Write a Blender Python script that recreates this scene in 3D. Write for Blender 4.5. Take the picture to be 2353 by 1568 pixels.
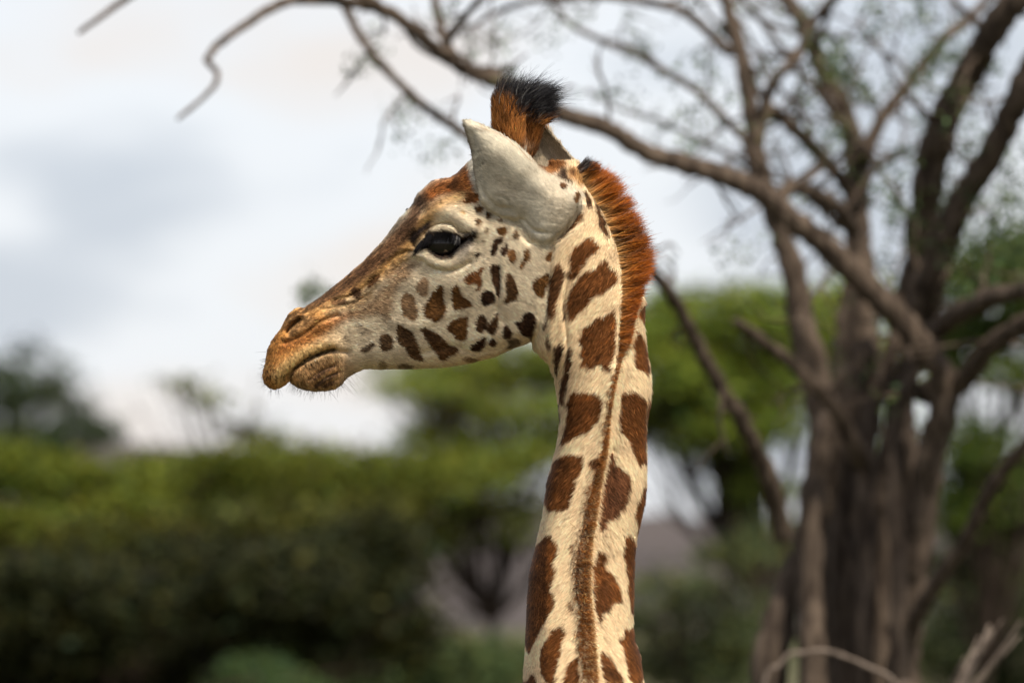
import bpy, math, random
import numpy as np
from mathutils import Vector, Matrix
from mathutils.bvhtree import BVHTree

for o in list(bpy.data.objects):
    bpy.data.objects.remove(o)
random.seed(7)
RNG = np.random.default_rng(11)
sc = bpy.context.scene

# ------------------------------------------------------------------ camera, sky, sun, exposure
FOCUS = 15.0                       # metres to the giraffe
FRAME_W = 2.09                     # metres across the frame at the giraffe
CAM_H, PITCH = 2.2, math.radians(2.07)
cam_d = bpy.data.cameras.new("camera")
cam = bpy.data.objects.new("camera", cam_d)
sc.collection.objects.link(cam)
sc.camera = cam
cam.location = (0, 0, CAM_H)
cam.rotation_euler = (math.pi / 2 + PITCH, 0, 0)
cam_d.sensor_width = 36
cam_d.lens = 36 * FOCUS / FRAME_W
cam_d.clip_start, cam_d.clip_end = 0.5, 20000
cam_d.dof.use_dof = True
cam_d.dof.focus_distance = FOCUS - 0.07
cam_d.dof.aperture_fstop = 4.4
cam_d.dof.aperture_blades = 9

SUN_EL, SUN_AZ = math.radians(54), math.radians(143)   # azimuth clockwise from +Y (the view direction)
world = bpy.data.worlds.new("World")
sc.world = world
world.use_nodes = True
nt = world.node_tree
nt.nodes.clear()
wo = nt.nodes.new("ShaderNodeOutputWorld")
bg = nt.nodes.new("ShaderNodeBackground")
sky = nt.nodes.new("ShaderNodeTexSky")
sky.sky_type = 'NISHITA'
sky.sun_disc = False
sky.sun_elevation = SUN_EL
sky.sun_rotation = SUN_AZ
tc = nt.nodes.new("ShaderNodeTexCoord")
mp = nt.nodes.new("ShaderNodeMapping")
mp.inputs['Location'].default_value = (3.1, 0.0, 1.32)
mp.inputs['Scale'].default_value = (1.0, 1.0, 2.2)
noi = nt.nodes.new("ShaderNodeTexNoise")
noi.inputs['Scale'].default_value = 17.0
noi.inputs['Detail'].default_value = 3.0
noi.inputs['Roughness'].default_value = 0.42
ramp = nt.nodes.new("ShaderNodeValToRGB")
ramp.color_ramp.interpolation = 'EASE'
el = ramp.color_ramp.elements
el[0].position, el[0].color = 0.34, (0.58, 0.62, 0.705, 1)
el[1].position, el[1].color = 0.66, (0.86, 0.79, 0.76, 1)
e2 = el.new(0.50)
e2.color = (0.86, 0.88, 0.93, 1)
mul = nt.nodes.new("ShaderNodeMixRGB")
mul.blend_type = 'MULTIPLY'
mul.inputs[0].default_value = 1.0
mul.inputs[2].default_value = (4.75, 4.75, 4.75, 1)
mixs = nt.nodes.new("ShaderNodeMixRGB")
mixs.inputs[0].default_value = 0.90          # nine tenths cloud cover
nt.links.new(tc.outputs['Generated'], mp.inputs['Vector'])
nt.links.new(mp.outputs[0], noi.inputs['Vector'])
nt.links.new(noi.outputs['Fac'], ramp.inputs[0])
nt.links.new(ramp.outputs[0], mul.inputs[1])
nt.links.new(sky.outputs[0], mixs.inputs[1])
nt.links.new(mul.outputs[0], mixs.inputs[2])
nt.links.new(mixs.outputs[0], bg.inputs['Color'])
bg.inputs['Strength'].default_value = 0.1
nt.links.new(bg.outputs[0], wo.inputs['Surface'])

sun_d = bpy.data.lights.new("sun", 'SUN')
sun_d.energy = 3.8
sun_d.angle = math.radians(7)
sun_d.color = (1.0, 0.90, 0.74)
sun = bpy.data.objects.new("sun", sun_d)
sc.collection.objects.link(sun)
sdir = Vector((math.sin(SUN_AZ) * math.cos(SUN_EL), math.cos(SUN_AZ) * math.cos(SUN_EL), math.sin(SUN_EL)))
sun.rotation_euler = sdir.to_track_quat('Z', 'Y').to_euler()

vs = sc.view_settings
vs.view_transform = 'Standard'
vs.look = 'None'
vs.exposure = 1.1
vs.gamma = 1.0
vs.use_curve_mapping = False
sc.render.engine = 'CYCLES'
sc.cycles.use_denoising = True
sc.cycles.max_bounces = 6
sc.cycles.diffuse_bounces = 3
sc.cycles.transparent_max_bounces = 8
sc.cycles_curves.shape = 'RIBBONS'

# ------------------------------------------------------------------ picture plane <-> world
PW, PH = 2352.0, 1568.0
K = FRAME_W / FOCUS / PW                       # metres per unit per metre of distance
PX = FRAME_W / PW                              # metres per unit at the giraffe
CAMP = np.array([0, 0, CAM_H])
FWD = np.array([0, math.cos(PITCH), math.sin(PITCH)])
UPV = np.array([0, -math.sin(PITCH), math.cos(PITCH)])
RGT = np.array([1.0, 0, 0])

def at(u, v, D):
    return CAMP + RGT * ((u - PW / 2) * K * D) + UPV * ((PH / 2 - v) * K * D) + FWD * D

def gir(p):
    """giraffe space (u right, v down, d away, in units of PX) to world metres"""
    p = np.asarray(p, dtype=np.float64)
    return (CAMP + FWD * FOCUS + np.outer((p[:, 0] - PW / 2) * PX, RGT)
            + np.outer((PH / 2 - p[:, 1]) * PX, UPV) + np.outer(p[:, 2] * PX, FWD))

def girdir(p):
    return np.outer(p[:, 0], RGT) - np.outer(p[:, 1], UPV) + np.outer(p[:, 2], FWD)

# ------------------------------------------------------------------ helpers
def link(o, parent=None):
    sc.collection.objects.link(o)
    if parent:
        o.parent = parent
    return o

def tag(o, label, cat=None, group=None, kind=None):
    if label: o["label"] = label
    if cat: o["category"] = cat
    if group: o["group"] = group
    if kind: o["kind"] = kind
    return o

def empty(name, loc):
    o = bpy.data.objects.new(name, None)
    o.empty_display_size = 0.2
    o.location = loc
    return link(o)

def mesh_obj(name, verts, faces, mat, parent=None, smooth=True, origin=None, attrs=None):
    """verts in world metres; faces (n,k) int array or list; stored relative to the parent's or own origin"""
    verts = np.asarray(verts, dtype=np.float32)
    off = np.zeros(3)
    if origin is not None:
        off = np.asarray(origin)
    elif parent is not None:
        off = np.array(parent.location)
    me = bpy.data.meshes.new(name)
    if isinstance(faces, np.ndarray):
        n, k = faces.shape
        me.vertices.add(len(verts))
        me.vertices.foreach_set("co", (verts - off).astype(np.float32).ravel())
        me.loops.add(n * k)
        me.loops.foreach_set("vertex_index", faces.astype(np.int32).ravel())
        me.polygons.add(n)
        me.polygons.foreach_set("loop_start", np.arange(0, n * k, k, dtype=np.int32))
        me.update(calc_edges=True)
    else:
        me.from_pydata((verts - off).tolist(), [], faces)
    if smooth:
        me.polygons.foreach_set("use_smooth", np.ones(len(me.polygons), dtype=bool))
    if attrs:
        for an, arr in attrs.items():
            a = me.attributes.new(an, 'FLOAT_COLOR', 'POINT')
            arr4 = np.ones((len(verts), 4), dtype=np.float32)
            arr4[:, :3] = arr
            a.data.foreach_set("color", arr4.ravel())
    me.materials.append(mat)
    o = bpy.data.objects.new(name, me)
    if origin is not None:
        o.location = origin
    return link(o, parent)

def catmull(pts, n):
    """resample a polyline (m,k) with a Catmull-Rom spline, n points per span"""
    P = np.asarray(pts, dtype=float)
    P = np.vstack([2 * P[0] - P[1], P, 2 * P[-1] - P[-2]])
    out = []
    for i in range(1, len(P) - 2):
        for t in np.linspace(0, 1, n, endpoint=False):
            a, b, c, d = P[i - 1], P[i], P[i + 1], P[i + 2]
            out.append(0.5 * ((2 * b) + (c - a) * t + (2 * a - 5 * b + 4 * c - d) * t * t + (3 * b - a - 3 * c + d) * t ** 3))
    out.append(P[-2])
    return np.array(out)

class Tubes:
    def __init__(self):
        self.v, self.f, self.n = [], [], 0
    def add(self, pts, rad, sides=8, bump=0.0, rng=RNG):
        pts = np.asarray(pts, float)
        rad = np.asarray(rad, float)
        m = len(pts)
        tan = np.gradient(pts, axis=0)
        tan /= np.linalg.norm(tan, axis=1)[:, None] + 1e-9
        ref = np.array([0, 1.0, 0.13])
        ang = np.linspace(0, 2 * math.pi, sides, endpoint=False)
        lob = 1 + bump * rng.normal(size=sides)
        rows = []
        for i in range(m):
            a = np.cross(tan[i], ref); a /= np.linalg.norm(a) + 1e-9
            b = np.cross(tan[i], a)
            rr = rad[i] * (lob + bump * 0.5 * rng.normal(size=sides))
            rows.append(pts[i] + np.outer(np.cos(ang) * rr, a) + np.outer(np.sin(ang) * rr, b))
        V = np.vstack(rows)
        i, j = np.meshgrid(np.arange(m - 1), np.arange(sides), indexing='ij')
        j2 = (j + 1) % sides
        F = np.stack([i * sides + j, i * sides + j2, (i + 1) * sides + j2, (i + 1) * sides + j], -1).reshape(-1, 4)
        self.v.append(V); self.f.append(F + self.n); self.n += len(V)
        # cap the thin end with a degenerate fan of quads
        c = self.n
        self.v.append(pts[-1:] + tan[-1:] * rad[-1]); self.n += 1
        base = c - sides
        cap = [[base + q, base + (q + 1) % sides, c, c] for q in range(sides)]
        self.tri = getattr(self, 'tri', []) + [[x[0], x[1], x[2]] for x in cap]
    def build(self, name, mat, parent=None, origin=None):
        V = np.vstack(self.v)
        F = np.vstack(self.f)
        T = np.vstack([F[:, [0, 1, 2]], F[:, [0, 2, 3]], np.array(self.tri)])
        return mesh_obj(name, V, T, mat, parent, True, origin)

def new_mat(name):
    m = bpy.data.materials.new(name)
    m.use_nodes = True
    n = m.node_tree
    b = n.nodes["Principled BSDF"]
    return m, n, b

def mat_bark(name, c1, c2, scale=6.0, stretch=0.18):
    m, n, b = new_mat(name)
    t = n.nodes.new("ShaderNodeTexCoord")
    mp = n.nodes.new("ShaderNodeMapping")
    mp.inputs['Scale'].default_value = (1, 1, stretch)
    a = n.nodes.new("ShaderNodeTexNoise")
    a.inputs['Scale'].default_value = scale * 4
    a.inputs['Detail'].default_value = 6
    a.inputs['Roughness'].default_value = 0.7
    r = n.nodes.new("ShaderNodeValToRGB")
    r.color_ramp.elements[0].position = 0.35
    r.color_ramp.elements[1].position = 0.68
    r.color_ramp.elements[0].color = (*c1, 1)
    r.color_ramp.elements[1].color = (*c2, 1)
    bp = n.nodes.new("ShaderNodeBump")
    bp.inputs['Strength'].default_value = 0.8
    bp.inputs['Distance'].default_value = 0.03
    n.links.new(t.outputs['Object'], mp.inputs[0])
    n.links.new(mp.outputs[0], a.inputs['Vector'])
    n.links.new(a.outputs['Fac'], r.inputs[0])
    n.links.new(r.outputs[0], b.inputs['Base Color'])
    n.links.new(a.outputs['Fac'], bp.inputs['Height'])
    n.links.new(bp.outputs[0], b.inputs['Normal'])
    b.inputs['Roughness'].default_value = 0.9
    b.inputs['Specular IOR Level'].default_value = 0.15
    return m

def mat_leaf(name):
    m, n, b = new_mat(name)
    a = n.nodes.new("ShaderNodeAttribute")
    a.attribute_name = "leafcol"
    b.inputs['Roughness'].default_value = 0.65
    b.inputs['Specular IOR Level'].default_value = 0.15
    tr = n.nodes.new("ShaderNodeBsdfTranslucent")
    mx = n.nodes.new("ShaderNodeMixShader")
    mx.inputs[0].default_value = 0.3
    n.links.new(a.outputs['Color'], b.inputs['Base Color'])
    n.links.new(a.outputs['Color'], tr.inputs['Color'])
    n.links.new(b.outputs[0], mx.inputs[1])
    n.links.new(tr.outputs[0], mx.inputs[2])
    n.links.new(mx.outputs[0], n.nodes["Material Output"].inputs['Surface'])
    return m

def mat_ground(name, c1, c2, c3, scale):
    m, n, b = new_mat(name)
    t = n.nodes.new("ShaderNodeTexCoord")
    a = n.nodes.new("ShaderNodeTexNoise")
    a.inputs['Scale'].default_value = scale
    a.inputs['Detail'].default_value = 8
    a.inputs['Roughness'].default_value = 0.65
    r = n.nodes.new("ShaderNodeValToRGB")
    r.color_ramp.elements[0].position = 0.35
    r.color_ramp.elements[0].color = (*c1, 1)
    r.color_ramp.elements[1].position = 0.65
    r.color_ramp.elements[1].color = (*c3, 1)
    e = r.color_ramp.elements.new(0.5)
    e.color = (*c2, 1)
    n.links.new(t.outputs['Object'], a.inputs['Vector'])
    n.links.new(a.outputs['Fac'], r.inputs[0])
    n.links.new(r.outputs[0], b.inputs['Base Color'])
    b.inputs['Roughness'].default_value = 0.95
    b.inputs['Specular IOR Level'].default_value = 0.1
    return m

M_BARK = mat_bark("acacia_bark", (0.018, 0.012, 0.009), (0.130, 0.099, 0.077))
M_BARK_FAR = mat_bark("dark_bark", (0.014, 0.010, 0.007), (0.045, 0.032, 0.025))
M_DEAD = mat_bark("weathered_wood", (0.07, 0.054, 0.045), (0.24, 0.195, 0.165), 10)
M_LEAF = mat_leaf("leaf")
M_GROUND = mat_ground("savanna_soil", (0.03, 0.04, 0.012), (0.06, 0.06, 0.03), (0.11, 0.085, 0.055), 0.35)
M_HILL = mat_ground("hill_haze", (0.034, 0.031, 0.032), (0.050, 0.043, 0.044), (0.066, 0.056, 0.055), 0.03)  # grey-purple of distant haze mixed into the hill's colour

# ------------------------------------------------------------------ ground and hills
gs, gn = 9000.0, 60
xs = np.sign(np.linspace(-1, 1, gn)) * np.abs(np.linspace(-1, 1, gn)) ** 2.5 * gs
gx, gy = np.meshgrid(xs, xs, indexing='ij')
gz = np.where(np.hypot(gx, gy) < 30, 0, 0.25 * np.sin(gx * 0.011) * np.cos(gy * 0.013))
gv = np.stack([gx, gy, gz], -1).reshape(-1, 3)
ii, jj = np.meshgrid(np.arange(gn - 1), np.arange(gn - 1), indexing='ij')
gf = np.stack([ii * gn + jj, (ii + 1) * gn + jj, (ii + 1) * gn + jj + 1, ii * gn + jj + 1], -1).reshape(-1, 4)
gr = mesh_obj("ground", gv, gf, M_GROUND, origin=(0, 0, 0))
tag(gr, "dry savanna ground with scrubby patches", kind="structure")

def make_hill(name, D, prof, depth, label):
    """a ridge whose crest follows the given (u, v) profile at distance D, with sloping flanks"""
    pr = np.array(prof, float)
    us = np.linspace(pr[0, 0], pr[-1, 0], 160)
    vv = np.interp(us, pr[:, 0], pr[:, 1])
    k = np.hanning(9); k /= k.sum()
    vv = np.convolve(np.pad(vv, 4, mode='edge'), k, 'valid') + RNG.normal(size=160) * 1.2
    crest = np.array([at(a, b, D) for a, b in zip(us, vv)])
    rows = []
    T = np.linspace(-1, 1, 25)
    for t in T:
        h = (math.cos(t * math.pi) + 1) / 2
        z = crest[:, 2] * h - (1 - h) * 2.0
        z = z + RNG.normal(size=len(z)) * 0.25 * h
        rows.append(np.stack([crest[:, 0], crest[:, 1] + t * depth, z], -1))
    V = np.array(rows).reshape(-1, 3)
    n, mm = 25, 160
    i, j = np.meshgrid(np.arange(n - 1), np.arange(mm - 1), indexing='ij')
    F = np.stack([i * mm + j, i * mm + j + 1, (i + 1) * mm + j + 1, (i + 1) * mm + j], -1).reshape(-1, 4)
    o = mesh_obj(name, V, F, M_HILL, origin=(float(crest[:, 0].mean()), float(crest[:, 1].mean()), 0))
    tag(o, label, kind="structure")
make_hill("hill", 900, [(-6000, 1300), (-2500, 1120), (-600, 1040), (200, 1010), (420, 1025), (800, 1090), (1300, 1170),
                        (1560, 1192), (1800, 1198), (2300, 1150), (3200, 1120), (6000, 1330)], 260,
          "low grey purple hill ridge on the horizon behind the acacias")

# ------------------------------------------------------------------ trees
def leaf_mesh(name, C, size, cols, parent, flat=0.0):
    """one rhombic leaf blade per centre: random orientation, colour per leaf"""
    n = len(C)
    a = RNG.normal(size=(n, 3)); a /= np.linalg.norm(a, axis=1)[:, None]
    b = RNG.normal(size=(n, 3))
    if flat:
        a[:, 2] *= (1 - flat); a /= np.linalg.norm(a, axis=1)[:, None]
        b[:, 2] *= (1 - flat)
    b -= a * (a * b).sum(1)[:, None]; b /= np.linalg.norm(b, axis=1)[:, None]
    s = (size * RNG.uniform(0.6, 1.4, n))[:, None]
    V = np.stack([C - a * s, C + b * s * 0.5, C + a * s, C - b * s * 0.5], 1).reshape(-1, 3)
    F = np.arange(n * 4).reshape(n, 4)
    return mesh_obj(name, V, F, M_LEAF, parent, False, attrs={"leafcol": np.repeat(cols, 4, axis=0)})

def pad_points(D, pads, dens, depth_scale=1.0, clump=0.16):
    """scatter leaf centres in flattened clumps; a pad is (u, v, ru, rv, weight)"""
    out = []
    for (u, v, ru, rv, w) in pads:
        c = at(u, v, D + RNG.uniform(-1.2, 1.2))
        k = K * D
        rx, rz = ru * k, rv * k
        ry = rx * depth_scale
        ncl = max(3, int(rx * rz * dens * w))
        d = RNG.normal(size=(ncl, 3)); d /= np.linalg.norm(d, axis=1)[:, None]
        r = RNG.uniform(0.15, 1, ncl) ** 0.45
        cl = c + d * r[:, None] * np.array([rx, ry, rz])
        per = 40
        cr = clump * RNG.uniform(0.5, 1.3, ncl)
        p = cl[:, None, :] + RNG.normal(size=(ncl, per, 3)) * cr[:, None, None] * np.array([1.2, 1.2, 0.55])
        out.append(p.reshape(-1, 3))
    return np.vstack(out)

def leaf_cols(n, c, var=0.35, yellow=0.2):
    c = np.array(c)[None, :] * np.exp(RNG.normal(size=(n, 1)) * var)
    c = c * (1 + np.array([[yellow, 0.05, -yellow]]) * RNG.normal(size=(n, 1)))
    return np.clip(c, 0.002, 0.6)

def acacia(name, label, D, base_u, pads, col, dens=300, leaf=0.05, trunk_r=0.14, group=None, cat="tree", depth=1.0, clump=0.16, var=0.35,
           fork=None, extra=None):
    base = at(base_u, 1400, D); base[2] = 0
    root = empty(name, base)
    tag(root, label, cat, group)
    pc = [at(p[0], p[1], D) for p in pads]
    hub = np.mean(pc, axis=0)
    if fork is None:
        fork = 0.35 * hub[2]
    fk = np.array([base[0], base[1], fork])
    tb = Tubes()
    tr = catmull([base - [0, 0, 0.15], base * 0.5 + fk * 0.5 + RNG.normal(size=3) * [0.1, 0.1, 0], fk], 6)
    tb.add(tr, np.linspace(trunk_r * 1.3, trunk_r * 0.85, len(tr)), 9, 0.06)
    for c in pc:
        mid = fk * 0.45 + c * 0.55 + RNG.normal(size=3) * 0.15
        mid[2] = fk[2] * 0.5 + c[2] * 0.5 - 0.15
        l = catmull([fk, mid, c], 6)
        tb.add(l, np.linspace(trunk_r * 0.55, 0.02, len(l)), 7, 0.05)
        for q in range(5):
            a = l[int(RNG.integers(5, len(l)))]
            e = c + RNG.normal(size=3) * np.array([0.5, 0.5, 0.12])
            m2 = (a + e) / 2 + RNG.normal(size=3) * 0.07
            s = catmull([a, m2, e], 4)
            tb.add(s, np.linspace(0.022, 0.006, len(s)), 5)
    if extra:
        for pts, r0, r1 in extra:
            l = catmull([at(u, v, D) for u, v in pts], 5)
            tb.add(l, np.linspace(r0, r1, len(l)), 6, 0.05)
    tb.build("trunk", M_BARK_FAR, root)
    P = pad_points(D, pads, dens, depth, clump)
    leaf_mesh("crown", P, leaf, leaf_cols(len(P), col, var), root, 0.3)
    return root

# left: low umbrella acacias, bright tops, the shade under them put into darker leaf colours
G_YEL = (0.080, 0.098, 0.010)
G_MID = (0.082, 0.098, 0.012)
G_SHADE = (0.020, 0.023, 0.007)  # thicket leaves, with the shade under the acacias painted in
acacia("acacia_tree", "low yellow-green umbrella acacia at the far left edge", 78, 90,
       [(-120, 1080, 220, 60, 1), (60, 1090, 170, 60, 1), (230, 1120, 150, 50, 1), (-40, 1210, 230, 60, 1), (170, 1230, 170, 50, 1),
        (30, 1310, 150, 50, .8), (300, 1180, 100, 40, 1), (-340, 1110, 180, 60, .8), (-560, 1130, 170, 60, .8), (-330, 1250, 200, 60, .7)], G_YEL, group="umbrella acacias behind the giraffe")
acacia("acacia_tree", "wide dark-bellied umbrella acacia below the giraffe's muzzle", 84, 640,
       [(400, 1100, 160, 48, 1), (560, 1075, 160, 42, 1), (730, 1070, 150, 40, 1), (870, 1075, 110, 40, 1), (480, 1180, 170, 50, 1),
        (660, 1150, 150, 45, 1), (820, 1130, 110, 30, .8), (980, 1100, 90, 30, .8), (640, 1010, 50, 12, .25), (720, 1035, 60, 16, .5), (560, 990, 30, 8, .12), (470, 925, 16, 8, .12),
        (420, 885, 20, 7, .2)], G_MID, group="umbrella acacias behind the giraffe",
       extra=[([(660, 1060), (580, 1000), (500, 955), (450, 910), (405, 882)], 0.03, 0.01)])
acacia("thicket_bush", "thicket with shade painted into its dark leaves, under the umbrella acacias at lower left", 72, 350,
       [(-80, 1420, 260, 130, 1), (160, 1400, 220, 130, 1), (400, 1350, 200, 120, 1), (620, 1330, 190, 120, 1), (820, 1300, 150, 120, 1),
        (300, 1530, 260, 100, 1), (650, 1500, 230, 120, 1), (900, 1430, 120, 110, .8), (-50, 1560, 250, 80, 1), (-350, 1420, 230, 120, .8), (-620, 1430, 200, 120, .7), (-400, 1600, 300, 100, .7)], G_SHADE, dens=260, leaf=0.06, cat="bush", depth=0.8, var=0.5)
acacia("shaded_bush", "bush mass with shade put into its olive green, between the bright acacia tops and the dark thicket", 76, 420,
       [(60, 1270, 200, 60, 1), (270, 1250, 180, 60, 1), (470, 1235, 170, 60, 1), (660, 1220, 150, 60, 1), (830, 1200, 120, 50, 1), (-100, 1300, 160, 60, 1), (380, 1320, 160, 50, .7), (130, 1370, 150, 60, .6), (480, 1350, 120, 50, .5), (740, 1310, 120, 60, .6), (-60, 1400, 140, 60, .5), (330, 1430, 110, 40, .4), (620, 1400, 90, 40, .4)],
       (0.048, 0.052, 0.009), dens=220, leaf=0.055, cat="bush", depth=0.8, var=0.55)  # leaf colour darkened to stand for shade below the acacia tops
acacia("green_bush", "small rounded green bush at the bottom below the dark thicket", 66, 600,
       [(590, 1560, 90, 60, 1), (660, 1600, 90, 50, 1), (540, 1610, 80, 50, 1)], (0.045, 0.075, 0.025), dens=500, leaf=0.03, cat="bush", trunk_r=0.04, clump=0.08)
acacia("feathery_tree", "grey-green feathery tree standing against the sky at far left", 130, 60,
       [(20, 900, 90, 60, .7), (90, 930, 90, 60, .7), (45, 800, 40, 36, .5), (150, 900, 60, 40, .5), (180, 980, 90, 40, 1), (60, 1000, 140, 40, 1),
        (120, 850, 45, 40, .4), (-60, 880, 90, 80, .7), (215, 1000, 50, 20, 1)], (0.032, 0.048, 0.022), dens=120, leaf=0.06, clump=0.2)

# centre: two flat-topped acacias whose tiers cross behind the neck
acacia("acacia_tree", "tiered acacia under the giraffe's chin, left of its neck", 100, 1130,
       [(960, 885, 110, 26, 1), (1000, 848, 140, 30, 1), (1170, 830, 130, 40, 1), (1290, 840, 90, 50, 1), (1110, 870, 130, 40, 1), (1230, 880, 90, 50, 1), (1060, 960, 120, 34, .9), (1000, 1010, 100, 30, 1), (1140, 1030, 130, 40, 1), (1260, 1040, 90, 36, 1),
        (940, 1075, 110, 36, 1), (1080, 1100, 120, 40, 1), (1000, 1160, 120, 40, 1), (1120, 1170, 70, 34, .8), (880, 1140, 120, 50, 1), (960, 1230, 110, 40, .9), (1060, 1240, 70, 26, .6), (1330, 950, 90, 60, 1), (1220, 1210, 60, 30, .5), (1170, 940, 110, 36, 1), (1040, 925, 120, 34, 1), (1230, 1150, 50, 20, .6), (1100, 1060, 120, 30, 1), (1290, 1000, 60, 30, 1)],
       (0.12, 0.145, 0.022), group="umbrella acacias behind the giraffe", fork=2.0, trunk_r=0.08, dens=190)
acacia("acacia_tree", "bright green flat-topped acacia between the neck and the big trunk", 95, 1760,
       [(1640, 720, 160, 40, 1), (1560, 770, 120, 50, 1), (1720, 790, 130, 60, 1), (1850, 740, 110, 60, 1), (1540, 860, 110, 50, 1), (1680, 880, 130, 60, 1), (1600, 960, 120, 44, 1), (1720, 980, 110, 50, 1),
        (1560, 1010, 70, 24, .8), (1680, 1060, 70, 34, .8), (1820, 900, 120, 90, 1), (1470, 800, 90, 60, 1), (1460, 960, 70, 60, 1), (1760, 1130, 90, 60, .6), (1980, 860, 120, 110, 1), (1960, 700, 90, 60, 1), (1990, 1010, 60, 100, .6), (1510, 715, 90, 40, 1), (1620, 820, 150, 60, 1), (1760, 700, 120, 40, 1), (1500, 930, 90, 50, 1), (1650, 1010, 110, 40, 1), (1900, 820, 120, 90, 1), (1580, 672, 40, 12, .5), (1690, 664, 50, 14, .5), (1530, 690, 30, 14, .4), (1800, 680, 40, 16, .5)],
       (0.115, 0.15, 0.02), group="umbrella acacias behind the giraffe", fork=2.2, dens=190, var=0.5)
acacia("acacia_tree", "spreading green acacia behind the big trunk at the right edge", 72, 2260,
       [(2230, 640, 110, 50, 1), (2340, 600, 110, 60, 1), (2280, 760, 120, 50, 1), (2380, 720, 100, 60, 1), (2200, 830, 80, 50, .9), (2340, 850, 90, 30, .8), (2210, 1010, 70, 60, .8),
        (2270, 1090, 90, 60, 1), (2370, 1090, 80, 60, 1), (2200, 1170, 80, 60, .8), (2330, 1200, 110, 60, .8), (2240, 1290, 110, 60, .7)],
       (0.06, 0.09, 0.014), group="umbrella acacias behind the giraffe", trunk_r=0.07)
acacia("scrub_bush", "dull green scrub bush at the bottom between thicket and neck", 90, 1040,
       [(980, 1500, 120, 40, 1), (1100, 1540, 110, 50, 1), (900, 1540, 110, 60, 1), (1190, 1530, 70, 60, .8), (1000, 1600, 200, 60, 1)], (0.06, 0.085, 0.03), dens=230, cat="bush", trunk_r=0.05)
acacia("scrub_bush", "mottled green scrub bush beside the neck's lower right edge", 88, 1580,
       [(1540, 1340, 90, 36, .8), (1500, 1430, 100, 50, .8), (1640, 1400, 100, 60, .8), (1560, 1520, 140, 60, 1), (1700, 1500, 110, 90, .9), (1680, 1280, 90, 40, .6), (1740, 1230, 60, 40, .6)], (0.06, 0.075, 0.028), dens=190, cat="bush", trunk_r=0.05)
acacia("scrub_bush", "dark olive scrub bush behind the trunk in the lower right corner", 80, 2250,
       [(2240, 1400, 120, 80, 1), (2350, 1360, 100, 90, 1), (2180, 1500, 120, 80, 1), (2320, 1530, 140, 80, 1), (1960, 1450, 110, 140, .7), (1980, 1250, 70, 120, .5), (2520, 1380, 150, 110, .8), (2760, 1430, 160, 110, .7), (2600, 1560, 220, 90, .7)], (0.035, 0.045, 0.018), dens=190, cat="bush", trunk_r=0.05)

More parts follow.
